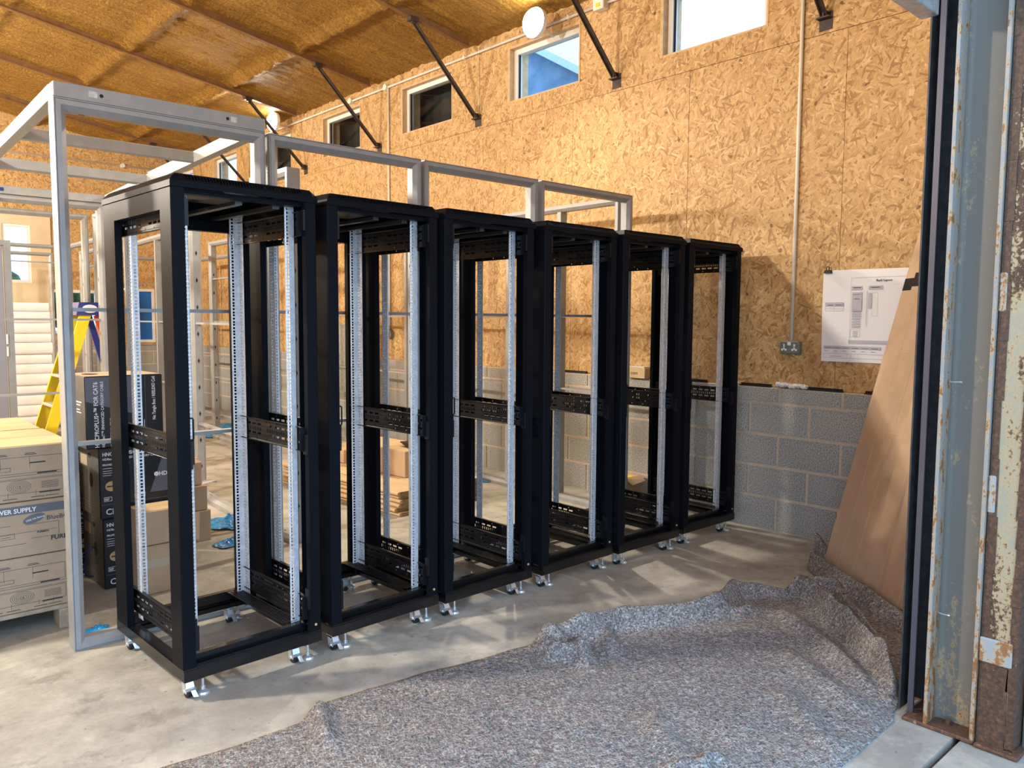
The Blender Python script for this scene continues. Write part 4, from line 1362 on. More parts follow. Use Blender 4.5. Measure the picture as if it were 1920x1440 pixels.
# ------------------------------------------------------------------ black cable cartons
def cable_carton(loc, rz, label, kind, w=0.395, d=0.36, h=0.388):
    q = thing('cable_carton', label, 'carton', loc, rz, 'black cable cartons')
    MB().bbox(0, 0, 0, w, d, h, 0.005).build('carton_body', [M['boxblack']], q)
    # side panel facing left is printed grey with a feed hole
    sd = MB().quad((-0.0008, d - 0.004, 0.004), (-0.0008, 0.004, 0.004), (-0.0008, 0.004, h - 0.004), (-0.0008, d - 0.004, h - 0.004))
    sd.build('side_panel', M['boxside'], q)
    X, Z = (1, 0, 0), (0, 0, 1)
    if kind == 'tall':     # carton lying on its side: print runs upwards
        pg = MB().add([(0.002, -0.0008, h - 0.005), (0.002, -0.0008, h * 0.66), (w * 0.70, -0.0008, h * 0.42), (w * 0.70, -0.0008, h - 0.005)], [(0, 1, 2, 3)])
        pg.build('grey_panel', M['boxgrey'], q)
        up, rt = (0, 0, 1), (-1, 0, 0)
        text('title', 'HNCPROPLUS+\u2122 FOR CAT6', 0.030, M['paper'], q, (0.062, 0, 0.005), up, rt, squash=0.92, bold=0.0006)
        text('subtitle', 'HDBaseT\u2122 ENHANCED CATEGORY CABLE', 0.020, M['paper'], q, (0.090, 0, 0.005), up, rt, squash=0.92, bold=0.0003)
        text('series_print', 'PROFESSIONAL SERIES', 0.016, M['paper'], q, (0.130, 0, 0.005), up, rt, bold=0.0003)
        print_quads('small_print', M['paper'], q, (0, 0, 0), X, Z, [(0.148, 0.01, 0.151, 0.115), (0.163, 0.01, 0.166, 0.08), (0.175, 0.01, 0.178, 0.085), (0.285, 0.02, 0.288, 0.14), (0.296, 0.02, 0.299, 0.14)])
        print_quads('fold_line', M['boxgrey'], q, (0, 0, 0), X, Z, [(0.305, 0.005, 0.307, h - 0.005)])
        text('box_print', 'No Tangle Box / REELEX\u00ae Coil', 0.024, M['paper'], q, (0.358, 0, 0.135), up, rt, squash=0.78, bold=0.0006)
        text('ce_mark', 'CE', 0.030, M['paper'], q, (0.366, 0, 0.03), up, rt)
        text('logo', 'HDBT', 0.03, M['paper'], q, (-0.0012, 0.24, 0.08), (0, -1, 0), Z)
        print_quads('side_print', M['paper'], q, (-0.001, d, 0), (0, -1, 0), Z, [(0.05, 0.245, 0.30, 0.252), (0.05, 0.23, 0.28, 0.235), (0.05, 0.205, 0.27, 0.210), (0.05, 0.19, 0.29, 0.195), (0.05, 0.16, 0.2, 0.164)])
        hb = MB()
        for cx in (0.08, 0.22):
            hb.add([(cx + 0.04 * math.cos(2 * PI * i / 16), 0.19 + 0.06 * math.sin(2 * PI * i / 16), h + 0.0008) for i in range(16)], [tuple(range(16))])
        hb.build('top_print', M['tape'], q)
        MB().quad((0.004, 0.004, h + 0.0004), (w - 0.004, 0.004, h + 0.0004), (w - 0.004, d - 0.004, h + 0.0004), (0.004, d - 0.004, h + 0.0004)).build('top_panel', M['card_grey'], q)
    else:
        pg = MB().add([(w * 0.66, -0.0008, h * 0.30), (w - 0.004, -0.0008, h * 0.30), (w - 0.004, -0.0008, h - 0.05), (w * 0.86, -0.0008, h - 0.05)], [(0, 1, 2, 3)])
        pg.build('grey_panel', M['boxgrey'], q)
        text('title', 'HNCPROPLUS+ FOR CAT6', 0.028, M['paper'], q, (0.018, 0, 0.345), X, Z, squash=0.86, bold=0.0006)
        text('subtitle', 'HDBaseT ENHANCED CATEGORY CABLE', 0.017, M['paper'], q, (0.018, 0, 0.322), X, Z, squash=0.95, bold=0.0003)
        text('series_print', 'PROFESSIONAL SERIES', 0.014, M['paper'], q, (0.018, 0, 0.292), X, Z, bold=0.0003)
        print_quads('small_print', M['paper'], q, (0, 0, 0), X, Z, [(0.018, 0.276, 0.13, 0.2785), (0.018, 0.262, 0.15, 0.2645), (0.018, 0.250, 0.12, 0.2525), (0.018, 0.238, 0.06, 0.2405)])
        n = 24
        MB().add([(0.062 + 0.034 * math.cos(2 * PI * i / n), -0.001, 0.178 + 0.028 * math.sin(2 * PI * i / n)) for i in range(n)], [tuple(range(n))]).build('gold_seal', M['gold'], q)
        print_quads('seal_bar', M['inkdark'], q, (0, -0.0004, 0), X, Z, [(0.036, 0.174, 0.088, 0.182)])
        print_quads('sep_frame', M['paper'], q, (0, 0, 0), X, Z, frame_rects(0.02, 0.097, 0.06, 0.121, 0.0025) + [(0.085, 0.095, 0.105, 0.123)])
        text('sep_print', 'SEP', 0.016, M['paper'], q, (0.024, 0, 0.103), X, Z, bold=0.0004)
        print_quads('fold_line', M['boxgrey'], q, (0, 0, 0), X, Z, [(0.005, 0.078, w - 0.005, 0.0805)])
        text('ce_mark', 'CE', 0.046, M['paper'], q, (0.026, 0, 0.024), X, Z, bold=0.0006)
        text('box_print', 'No Tangle Box / REELEX', 0.022, M['paper'], q, (0.12, 0, 0.030), X, Z, bold=0.0006)
        text('logo', 'HDBT', 0.032, M['paper'], q, (0.31, 0, 0.205), X, Z, bold=0.0008)
        n = 20
        MB().add([(0.297 + 0.013 * math.cos(2 * PI * i / n), -0.0012, 0.216 + 0.013 * math.sin(2 * PI * i / n)) for i in range(n)], [tuple(range(n))]).build('logo_disc', M['paper'], q)
        print_quads('brand_block', M['paper'], q, (0, 0, 0), X, Z, [(0.175, 0.112, 0.235, 0.118), (0.175, 0.102, 0.235, 0.106)])
        for cy, cz, ry, rz2 in ((0.16, 0.335, 0.03, 0.014), (0.14, 0.20, 0.03, 0.042)):
            MB().add([(-0.0016, cy + ry * math.cos(2 * PI * i / 16), cz + rz2 * math.sin(2 * PI * i / 16)) for i in range(16)], [tuple(range(16))]).build('feed_hole', M['hole'], q)
        print_quads('side_print', M['card_grey'], q, (-0.001, d, 0), (0, -1, 0), Z, [(0.05, 0.04, 0.25, 0.043), (0.05, 0.055, 0.25, 0.058), (0.05, 0.07, 0.2, 0.073), (0.04, 0.27, 0.16, 0.33)])
    return q


CXL = 1.178
cable_carton((CXL, 4.60, 0.0), 0.03, 'black cable carton on the floor, lowest of the front stack', 'std')
cable_carton((CXL - 0.01, 4.598, 0.389), 0.03, 'black cable carton with grey wedge print, middle of the front stack', 'std')
cable_carton((CXL - 0.065, 4.60, 0.778), 0.03, 'black and slate cable carton lying on its side on top of the stack', 'tall', 0.40, 0.36, 0.39)
cable_carton((CXL - 0.06, 4.985, 0.0), 0.03, 'black cable carton on the floor in the rear stack', 'std')
cable_carton((CXL - 0.06, 4.985, 0.389), 0.03, 'black cable carton on top of the rear stack', 'std')
tag(MB().tube([(0, 0, 0), (-0.025, -0.01, 0.02), (-0.05, 0.0, -0.03), (-0.062, 0.01, -0.09), (-0.05, 0.02, -0.15), (-0.01, 0.03, -0.165)], 0.004, 6).build('cable_tail', M['navy'], None, (CXL - 0.004, 4.74, 0.20), smooth=True), 'blue cable end looping out of the lowest black carton', 'cable')


def brown_box(loc, rz, w, d, h, label, mat='card', group='brown cartons', flap=None, tape=True, seam=True):
    q = thing('cardboard_box', label, 'carton', loc, rz, group)
    MB().bbox(0, 0, 0, w, d, h, 0.004).build('carton_body', M[mat], q)
    if tape:
        MB().box(0.003, -0.0006, h * 0.55, w - 0.003, 0.0, h * 0.72).build('clear_tape', M['cleartape'], q)
    if seam:
        b = MB()
        b.quad((0.004, 0.004, h + 0.001), (w - 0.004, 0.004, h + 0.001), (w - 0.004, d / 2 - 0.001, h + 0.002), (0.004, d / 2 - 0.001, h + 0.002))
        b.quad((0.004, d / 2 + 0.001, h + 0.002), (w - 0.004, d / 2 + 0.001, h + 0.002), (w - 0.004, d - 0.004, h + 0.001), (0.004, d - 0.004, h + 0.001))
        b.build('top_flap', M['card_light'], q)
    if flap:
        for (a, b2, c, d2) in flap:
            MB().add([a, b2, c, d2], [(0, 1, 2, 3)]).build('open_flap', M[mat], q, solid=0.004)
    return q


brown_box((1.305, 4.36, 0.0), 0.05, 0.27, 0.22, 0.262, 'brown box with clear tape on the floor, in front of the black cartons')
brown_box((1.300, 4.365, 0.266), 0.05, 0.27, 0.20, 0.185, 'brown box stacked on the taped box, in front of the black cartons', tape=False)
brown_box((1.70, 5.18, 0.0), 0.10, 0.30, 0.36, 0.205, 'brown box with a torn flap, lowest of the pile right of the black cartons', tape=False, flap=[((0.06, -0.002, 0.205), (0.22, -0.002, 0.205), (0.17, -0.09, 0.04), (0.03, -0.07, 0.06))])
brown_box((1.69, 5.19, 0.209), 0.08, 0.29, 0.35, 0.165, 'brown box in the middle of the pile right of the black cartons', tape=False)
brown_box((1.67, 5.20, 0.378), 0.08, 0.28, 0.34, 0.15, 'open brown box with a raised flap, top of the pile right of the black cartons', tape=False, seam=False,
          flap=[((0.0, 0.0, 0.15), (0.28, 0.0, 0.15), (0.26, 0.02, 0.17), (0.02, 0.14, 0.29)), ((0.28, 0.0, 0.15), (0.28, 0.34, 0.15), (0.26, 0.32, 0.18), (0.26, 0.02, 0.18))])
tag(MB().add([(0, 0, 0), (0.10, 0.02, 0.01), (0.13, 0.05, -0.01), (0.08, 0.06, 0.02), (0.02, 0.05, 0.015)], [(0, 1, 2, 3, 4)]).build('paper_scrap', M['white'], None, (1.955, 5.24, 0.376), solid=0.003), 'white paper scrap sticking out of the brown box pile', 'paper')

# ------------------------------------------------------------------ flat cartons stack behind the second rack
SX, SY, SR = 3.285, 4.90, 0.06
e1 = Vector((math.cos(SR), math.sin(SR), 0))
e2 = Vector((-math.sin(SR), math.cos(SR), 0))
NF = 6
ordn = ['lowest', 'second lowest', 'third from the floor', 'third from the top', 'second from the top', 'top']
for k in range(NF):
    jx, jy = random.uniform(-0.02, 0.02), random.uniform(-0.02, 0.02)
    p = Vector((SX, SY, 0.032 * k)) + e1 * jx + e2 * jy
    q = thing('flat_carton', 'folded flat brown carton, %s of the pile behind the second rack' % ordn[k], 'cardboard', p, SR, 'folded cartons in a flat pile')
    w, d = 0.85, 1.70
    n = 8
    prof = [(0.012 + 0.0145 * math.cos(PI / 2 + PI * i / n) - 0.0, 0.0155 + 0.0145 * math.sin(PI / 2 + PI * i / n)) for i in range(n + 1)]
    b = MB()
    pts = [(x, 0, z) for x, z in prof] + [(w, 0, 0.001), (w, 0, 0.0135), (0.014, 0, 0.0145), (0.014, 0, 0.0165), (w, 0, 0.0175), (w, 0, 0.030)]
    b.prism([(w, 0, 0.030), (w, 0, 0.0175), (0.02, 0, 0.0165), (0.02, 0, 0.0145), (w, 0, 0.0135), (w, 0, 0.001)] + [(x, 0, z) for x, z in reversed(prof)], (0, d, 0))
    b.build('folded_sheet', M['card_light'], q)
    MB().box(0.02, -0.001, 0.002, w, 0.0, 0.0130).box(0.02, -0.001, 0.018, w, 0.0, 0.029).build('cut_edge', M['card_edge'], q)
    if k == NF - 1:
        print_quads('printed_lines', M['ink'], q, (0, 0, 0.030), (1, 0, 0), (0, 1, 0), [(0.10, 0.65, 0.112, 0.95), (0.17, 0.72, 0.176, 0.80), (0.21, 0.72, 0.216, 0.80), (0.17, 0.72, 0.216, 0.727), (0.17, 0.793, 0.216, 0.80)])
        MB().add([(0.22, 0.08, 0.0312), (0.31, 0.06, 0.0312), (0.34, 0.15, 0.0312), (0.27, 0.19, 0.0312)], [(0, 1, 2, 3)]).build('white_label', M['paper'], q)
pz = 0.032 * NF + 0.001
p = Vector((SX, SY, pz)) + e1 * 0.36 + e2 * 0.38
brown_box(p, SR + 0.02, 0.38, 0.82, 0.215, 'large brown box lying on the pile of flat cartons', group='boxes on the flat pile', tape=False)
p = Vector((SX, SY, pz)) + e1 * 0.37 + e2 * 1.28
brown_box(p, SR, 0.30, 0.36, 0.12, 'low brown box at the back end of the pile of flat cartons', group='boxes on the flat pile', tape=False)
p = Vector((SX, SY, pz + 0.2180)) + e1 * 0.46 + e2 * 0.45
for k in range(3):
    tag(MB().bbox(0, 0, 0, 0.20, 0.16, 0.012, 0.002).build('blanking_panel', M['black_in'], None, p + Vector((0.01 * k, 0.02 * k, 0.0125 * k)), (0, 0, SR - 0.4 + 0.1 * k)),
        'thin black panel, %s of three lying on the large brown box' % ('bottom', 'middle', 'top')[k], 'panel', 'black panels on the brown box')

# yellow carton by the wall and things on the wall ledge
q = brown_box((4.80, 3.98, 0.0), 0.06, 0.22, 0.26, 0.235, 'small open carton with a yellow lining on the floor by the block wall', group=None, tape=False, seam=False,
              flap=[((0.0, 0.0, 0.235), (0.22, 0.0, 0.235), (0.20, -0.06, 0.20), (0.02, -0.07, 0.19)), ((0.0, 0.26, 0.235), (0.0, 0.0, 0.235), (-0.05, 0.02, 0.28), (-0.05, 0.22, 0.28))])
MB().box(0.004, 0.004, 0.2355, 0.14, 0.25, 0.238).build('yellow_lining', M['yellow'], q)
q = thing('ledge_carton', 'small flat carton lying on top of the block wall behind the fifth rack', 'carton', (WX + 0.001, 3.97, WTOP))
MB().bbox(-0.055, 0, 0.0005, 0.05, 0.20, 0.085, 0.003).build('carton_body', M['card_light'], q)
text('web_print', '.com', 0.04, M['inkdark'], q, (-0.055, 0.15, 0.03), (0, -1, 0), (0, 0, 1))
tag(MB().bbox(-0.05, 0, 0, 0.04, 0.24, 0.008, 0.002).build('steel_strip', M['galv'], None, (WX, 3.98, WTOP + 0.0855)), 'flat steel strip lying on the small ledge carton', 'strip')


def comb(y0, y1, label):
    b = MB().box(0.006, 0, 0, 0.030, y1 - y0, 0.008)
    n = int((y1 - y0) / 0.012)
    for i in range(n):
        b.box(0.008, 0.002 + 0.012 * i, 0.008, 0.028, 0.009 + 0.012 * i, 0.021)
    tag(b.build('cable_comb', M['brush'], None, (WX, y0, WTOP)), label, 'cable comb', 'black combs on the ledge')


comb(2.385, 2.63, 'black plastic comb strip on the ledge under the poster')
comb(2.90, 3.15, 'black plastic comb strip on the ledge just right of the last rack')
comb(3.43, 3.63, 'black plastic comb strip on the ledge behind the last rack')
comb(4.66, 4.97, 'black plastic comb strip on the ledge behind the fourth rack')
comb(2.08, 2.24, 'black plastic comb strip on the ledge at the leaning cardboard')
bb = MB()
for i in range(14):
    yy = 0.016 * i
    for k in range(2):
        r = 0.012 + 0.007 * random.random()
        c = Vector((0.010 + 0.02 * k, yy, 0.013 + 0.014 * random.random()))
        bb.tube([c - Vector((0, 0.012, 0)), c - Vector((0, 0.005, 0)), c + Vector((0, 0.005, 0)), c + Vector((0, 0.012, 0))], [r * 0.5, r, r, r * 0.5], 7)
tag(bb.build('bubble_bag', M['bubble'], None, (WX + 0.003, 2.645, WTOP), smooth=True), 'crumpled clear bag of screws on the ledge under the socket', 'bag')
bb = MB()
for i in range(5):
    c = Vector((0.015, 0.018 * i, 0.012))
    bb.tube([c - Vector((0, 0.012, 0)), c, c + Vector((0, 0.012, 0))], [0.006, 0.013, 0.006], 7)
tag(bb.build('screw_bag', M['bubble'], None, (WX + 0.003, 3.17, WTOP), smooth=True), 'small clear bag on the ledge at the last rack', 'bag')

# ------------------------------------------------------------------ poster with bulldog clip
ps = thing('rack_layout_sheet', 'large white rack drawing clipped to the OSB right of the socket', 'poster', (OX, 2.563, 1.22))
b = MB()
n = 14
PWD, PHT = 0.84, 0.605
for j in range(9):
    for i in range(n + 1):
        uu, vv = i / n, j / 8
        b.v.append((-0.004 - 0.006 * math.sin(uu * 5 + vv * 3) ** 2, -uu * PWD - 0.006 * (1 - vv) + 0.008 * vv * 0, vv * (PHT - 0.006 * uu)))
for j in range(8):
    for i in range(n):
        a = j * (n + 1) + i
        b.f.append((a, a + 1, a + n + 2, a + n + 1))
        b.m.append(0)
b.build('paper_sheet', M['paper'], ps, smooth=True)
X, Z = (0, -1, 0), (0, 0, 1)
O = (-0.0125, 0, 0)
for rc in [(0.025, 0.365, 0.148, 0.39), (0.20, 0.47, 0.268, 0.495), (0.205, 0.335, 0.268, 0.455), (0.31, 0.47, 0.40, 0.495), (0.19, 0.125, 0.46, 0.145), (0.025, 0.085, 0.40, 0.105), (0.31, 0.35, 0.33, 0.45)]:
    print_quads('table_shading', M['inklight'], ps, O, X, Z, [rc])
L = frame_rects(0.195, 0.12, 0.70, 0.55, 0.0012) + frame_rects(0.025, 0.335, 0.148, 0.39, 0.0012) + [(0.025, 0.35, 0.148, 0.351), (0.085, 0.335, 0.086, 0.365)]
L += frame_rects(0.20, 0.165, 0.263, 0.215, 0.0012) + frame_rects(0.025, 0.025, 0.62, 0.055, 0.0012) + [(0.185, 0.025, 0.186, 0.055), (0.21, 0.025, 0.211, 0.055)] + frame_rects(0.30, 0.24, 0.302, 0.46, 0.0012)
for i in range(11):
    L += [(0.205, 0.225 + 0.0105 * i, 0.266, 0.2285 + 0.0105 * i)]
for i in range(5):
    L += [(0.215, 0.170 + 0.008 * i, 0.25, 0.172 + 0.008 * i)]
for i in range(6):
    L += [(0.03 + 0.062 * i, 0.090, 0.075 + 0.062 * i, 0.093), (0.03 + 0.062 * i, 0.070, 0.055 + 0.062 * i, 0.073)]
L += [(0.04, 0.372, 0.08, 0.376), (0.095, 0.372, 0.14, 0.376), (0.21, 0.482, 0.26, 0.486), (0.325, 0.482, 0.38, 0.486), (0.07, 0.035, 0.15, 0.038), (0.22, 0.41, 0.255, 0.413), (0.21, 0.44, 0.262, 0.442)]
L += frame_rects(0.335, 0.30, 0.37, 0.45, 0.001)
print_quads('table_lines', M['ink'], ps, O, X, Z, L)
text('heading', 'Rack Layout', 0.020, M['inkdark'], ps, (-0.0125, -0.355, 0.522), X, Z, bold=0.0003)
cp = thing('bulldog_clip', 'black bulldog clip holding the corner of the white drawing', 'clip', (OX - 0.016, 2.528, 1.805))
MB().hexa([(-0.012, -0.024, 0.0), (0.0145, -0.024, 0.0), (0.0145, 0.024, 0.0), (-0.012, 0.024, 0.0), (-0.003, -0.024, 0.02), (0.008, -0.024, 0.02), (0.008, 0.024, 0.02), (-0.003, 0.024, 0.02)]).build('clip_body', M['brush'], cp)
MB().tube([(-0.004, -0.010, 0.018), (-0.006, -0.012, 0.038), (-0.006, 0.0, 0.045), (-0.006, 0.008, 0.038), (-0.004, 0.008, 0.018)], 0.003, 6).build('clip_handle', M['brush'], cp)

# ------------------------------------------------------------------ cardboard leaning on the right wall
B0 = Vector((4.52, 2.19, 0.03))
T0 = Vector((5.100, 1.955, 2.07))
bd = Vector((-0.55, -0.835, 0)).normalized()
ld = (T0 - B0)
HL = ld.length
ld = ld.normalized()
nn = bd.cross(ld).normalized()
if nn.x > 0:
    nn = -nn
sheets = [(0.00, 0.50, 0.0, 'leaning brown cardboard sheet nearest the block wall, tall left edge with black tape'),
          (0.44, 0.42, 0.030, 'leaning brown cardboard sheet in the middle of the three, lapped over the left one'),
          (0.64, 0.50, 0.060, 'leaning brown cardboard sheet closest to the door track')]
for k, (s0, w, off, lab) in enumerate(sheets):
    p = B0 + bd * s0 + nn * off
    mt = Matrix(((bd.x, ld.x, nn.x, p.x), (bd.y, ld.y, nn.y, p.y), (bd.z, ld.z, nn.z, p.z), (0, 0, 0, 1)))
    q = thing('cardboard_sheet', lab, 'cardboard', (0, 0, 0), 0, 'leaning cardboard sheets')
    q.matrix_world = mt
    Ht = HL - 0.02 * k
    shear = 0.10 * k
    b = MB().prism([(0, 0, 0), (w, 0, 0), (w - shear - 0.02, Ht, 0), (-shear * 0.6, Ht, 0)], (0, 0, 0.007))
    b.build('sheet', M['card'], q)
    MB().prism([(-0.0015, 0, 0.0005), (0.0, 0, 0.0005), (-shear * 0.6, Ht, 0.0005), (-shear * 0.6 - 0.0015, Ht, 0.0005)], (0, 0, 0.006)).build('cut_edge', M['card_edge'], q)
    cr = MB()
    for f in (0.28, 0.55, 0.8):
        cr.hexa([(w * f, 0.01, 0.0068), (w * f + 0.004, 0.01, 0.0068), (w * f + 0.004 - shear * 0.8, Ht - 0.01, 0.0068), (w * f - shear * 0.8, Ht - 0.01, 0.0068),
                 (w * f + 0.001, 0.01, 0.0085), (w * f + 0.003, 0.01, 0.0085), (w * f + 0.003 - shear * 0.8, Ht - 0.01, 0.0085), (w * f + 0.001 - shear * 0.8, Ht - 0.01, 0.0085)])
    for f, hh in ((0.1, 1.15), (0.45, 0.85), (0.2, 1.32), (0.5, 1.05)):
        cr.box(w * f, hh, 0.0068, w * f + 0.11, hh + 0.004, 0.0082)
    cr.build('crease', M['card_light'], q)
    tb = MB().box(-0.002 - shear * 0.45, HL * 0.80, 0.0072, 0.075 - shear * 0.45, HL * 0.80 + 0.075, 0.0078)
    if k == 0:
        tb.box(0.076, HL * 0.81, 0.0072, 0.19, HL * 0.81 + 0.085, 0.0078)
    tb.build('black_tape', M['tape'], q)

# ------------------------------------------------------------------ grey moving blanket
def lerp_poly(poly, x):
    if x <= poly[0][0]:
        return poly[0][1]
    for (a, b), (c, d) in zip(poly, poly[1:]):
        if x <= c:
            f = (x - a) / (c - a)
            return b + (d - b) * f
    return poly[-1][1]


UP = [(-0.8, 2.64), (0.3, 2.63), (0.82, 2.62), (1.05, 2.585), (1.30, 2.585), (1.36, 2.63), (1.45, 2.66), (1.65, 2.645), (1.9, 2.615), (2.16, 2.565), (2.32, 2.555), (2.44, 2.52), (2.52, 2.56), (2.60, 2.54), (2.85, 2.47), (3.17, 2.31), (3.31, 2.245), (3.45, 2.29), (3.60, 2.335), (3.72, 2.30), (3.86, 2.20), (3.93, 2.08), (4.02, 2.10), (4.14, 2.06), (4.28, 2.10), (4.42, 2.24), (4.56, 2.30), (4.66, 2.26), (4.72, 2.1)]
LOWP = [(-0.8, 1.12), (2.4, 1.128), (2.95, 1.140), (3.03, 1.172), (3.25, 1.20), (4.72, 1.22)]
FOLDS = [  # polyline, height, width
    ([(2.46, 2.50), (2.60, 2.44), (2.85, 2.40), (3.15, 2.24), (3.33, 2.18), (3.50, 2.22), (3.66, 2.27), (3.80, 2.21), (3.92, 2.06)], 0.080, 0.042),
    ([(2.42, 2.47), (2.40, 2.36), (2.47, 2.28), (2.42, 2.18)], 0.055, 0.040),
    ([(2.47, 2.49), (2.50, 2.36), (2.50, 2.25)], 0.045, 0.028),
    ([(2.62, 2.44), (2.72, 2.34), (2.60, 2.20)], 0.035, 0.04),
    ([(3.36, 2.18), (3.44, 2.10), (3.60, 2.08)], 0.035, 0.035),
    ([(3.95, 2.08), (3.86, 1.90), (3.72, 1.76), (3.55, 1.56), (3.32, 1.36), (3.10, 1.20)], 0.100, 0.029),
    ([(3.98, 1.86), (3.80, 1.70), (3.55, 1.48), (3.30, 1.31), (3.12, 1.20)], 0.080, 0.025),
    ([(3.62, 1.95), (3.42, 1.66), (3.22, 1.42), (3.08, 1.26)], 0.034, 0.05),
    ([(3.20, 1.70), (3.00, 1.40), (2.92, 1.22)], 0.020, 0.05),
    ([(2.85, 1.55), (2.65, 1.30), (2.55, 1.16)], 0.018, 0.05),
    ([(1.40, 2.66), (1.37, 2.54), (1.32, 2.44), (1.29, 2.34)], 0.028, 0.034),
    ([(3.98, 2.09), (4.02, 2.02), (4.10, 1.93), (4.06, 1.86)], 0.075, 0.042),
    ([(4.60, 2.29), (4.53, 2.28), (4.44, 2.22), (4.32, 2.06), (4.18, 1.88), (4.10, 1.76), (4.02, 1.64), (3.94, 1.50), (3.90, 1.40)], 0.075, 0.042),
    ([(2.30, 1.75), (2.18, 1.60), (2.14, 1.42)], 0.016, 0.05),
    ([(2.05, 1.50), (2.14, 1.42), (2.20, 1.44), (2.26, 1.40)], 0.030, 0.025),
]


def seg_dist(px, py, pl):
    best, bt = 9.0, 0.0
    tot = len(pl) - 1
    for i in range(tot):
        ax, ay = pl[i]
        bx, by = pl[i + 1]
        dx, dy = bx - ax, by - ay
        f = max(0.0, min(1.0, ((px - ax) * dx + (py - ay) * dy) / (dx * dx + dy * dy)))
        d = math.hypot(px - ax - f * dx, py - ay - f * dy)
        if d < best:
            best, bt = d, (i + f) / tot
    return best, bt


def blanket():
    b = MB()
    nx, ny = 440, 120
    bbs = [(min(p[0] for p in f[0]) - 3 * f[2], max(p[0] for p in f[0]) + 3 * f[2]) for f in FOLDS]
    for i in range(nx + 1):
        xx = -0.8 + 5.52 * i / nx
        yu, yl = lerp_poly(UP, xx), lerp_poly(LOWP, xx)
        yu += 0.006 * noise.noise(Vector((xx * 6, 0, 0)))
        for j in range(ny + 1):
            v = j / ny
            yy = yl + (yu - yl) * v
            h = 0.010 + 0.006 * noise.noise(Vector((xx * 5, yy * 5, 1))) + 0.004 * noise.noise(Vector((xx * 17, yy * 17, 4)))
            for f, bx in zip(FOLDS, bbs):
                if bx[0] < xx < bx[1]:
                    d, tt = seg_dist(xx, yy, f[0])
                    if d < 3 * f[2]:
                        taper = min(1.0, 0.55 + 4 * tt, 0.2 + 3.0 * (1 - tt))
                        wob = 1 + 0.14 * noise.noise(Vector((xx * 9, yy * 9, 8)))
                        h += 1.25 * f[1] * taper * wob * math.exp(-(d / f[2]) ** 2)
            # the bunched corner stands up beside the cardboard
            dd = math.hypot((xx - 4.60) / 0.09, (yy - 2.27) / 0.10)
            h += 0.13 * math.exp(-dd * dd)
            if v > 0.985 or v < 0.02:
                h *= 0.45
            b.v.append((xx, yy, max(0.004, h)))
    n = ny + 1
    for i in range(nx):
        for j in range(ny):
            b.f.append((i * n + j, (i + 1) * n + j, (i + 1) * n + j + 1, i * n + j + 1))
            b.m.append(0)
    # skirt down to the floor
    edge = [i * n for i in range(nx + 1)] + [nx * n + j for j in range(1, n)] + [i * n + ny for i in range(nx - 1, -1, -1)] + [j for j in range(ny - 1, 0, -1)]
    o = len(b.v)
    for e in edge:
        x, y, z = b.v[e]
        b.v.append((x, y, 0.0008))
    m = len(edge)
    for i in range(m):
        j = (i + 1) % m
        b.f.append((edge[j], edge[i], o + i, o + j))
        b.m.append(0)
    return b


tag(blanket().build('moving_blanket', M['blanket'], smooth=True), 'large grey mottled felt blanket spread rumpled over the concrete in front', 'blanket')

# ------------------------------------------------------------------ door jamb: guide, I column, rusted post
gt = thing('shutter_guide', 'dark steel shutter guide track left of the white column', 'door track', (3.045, 1.112, 0.0))
MB().box(0.0, 0.045, 0.0155, 0.15, 0.051, 2.795).box(0.145, -0.02, 0.0155, 0.155, 0.051, 2.795).build('guide_channel', M['guide'], gt)
MB().box(0.004, 0.0, 0.0155, 0.016, 0.020, 2.795).build('guide_lip', M['guidebar'], gt)
MB().box(0.05, -0.026, 0.0155, 0.145, -0.022, 2.795).build('guide_plate', M['guide'], gt)

ct = thing('steel_column', 'white painted steel I column with rust, right of the dark guide track', 'column', (3.002, 0.892, 0.0))
MB().bbox(-0.004, -0.003, 0.0, 0.22, 0.240, 0.014, 0.003).build('base_plate', M['rustplate'], ct)
fr = 0.012
MB().box(0.0, 0.0, 0.014, 0.19, fr, 3.4).build('near_flange', M['coledge'], ct)
MB().box(0.0, 0.166 - fr, 0.014, 0.19, 0.166, 3.4).build('far_flange', M['coledge'], ct)
wb = MB()
R = 0.018
prof = [(0.098, fr), (0.098, 0.166 - fr)]
arc1 = [(0.090 - R + R * math.sin(a), fr + R - R * math.cos(a)) for a in [PI / 2 * k / 5 for k in range(6)]]
arc2 = [(0.090 - R + R * math.cos(a), 0.166 - fr - R + R * math.sin(a)) for a in [PI / 2 * k / 5 for k in range(6)]]
wb.prism([(x, yy, 0.014) for x, yy in [(0.1, fr)] + arc1 + arc2 + [(0.1, 0.166 - fr)]], (0, 0, 3.386))
wb.build('web', M['colpaint'], ct)
for zz in (0.42, 1.27):
    MB().tube([(0.06, 0.154, zz), (0.055, 0.138, zz), (0.05, 0.110, zz + 0.002)], 0.003, 6).build('nail', M['chrome'], ct)
MB().tube([(0.06, 0.10, 0.0145), (0.06, 0.10, 0.030)], 0.012, 6).build('anchor_bolt', M['rustplate'], ct)

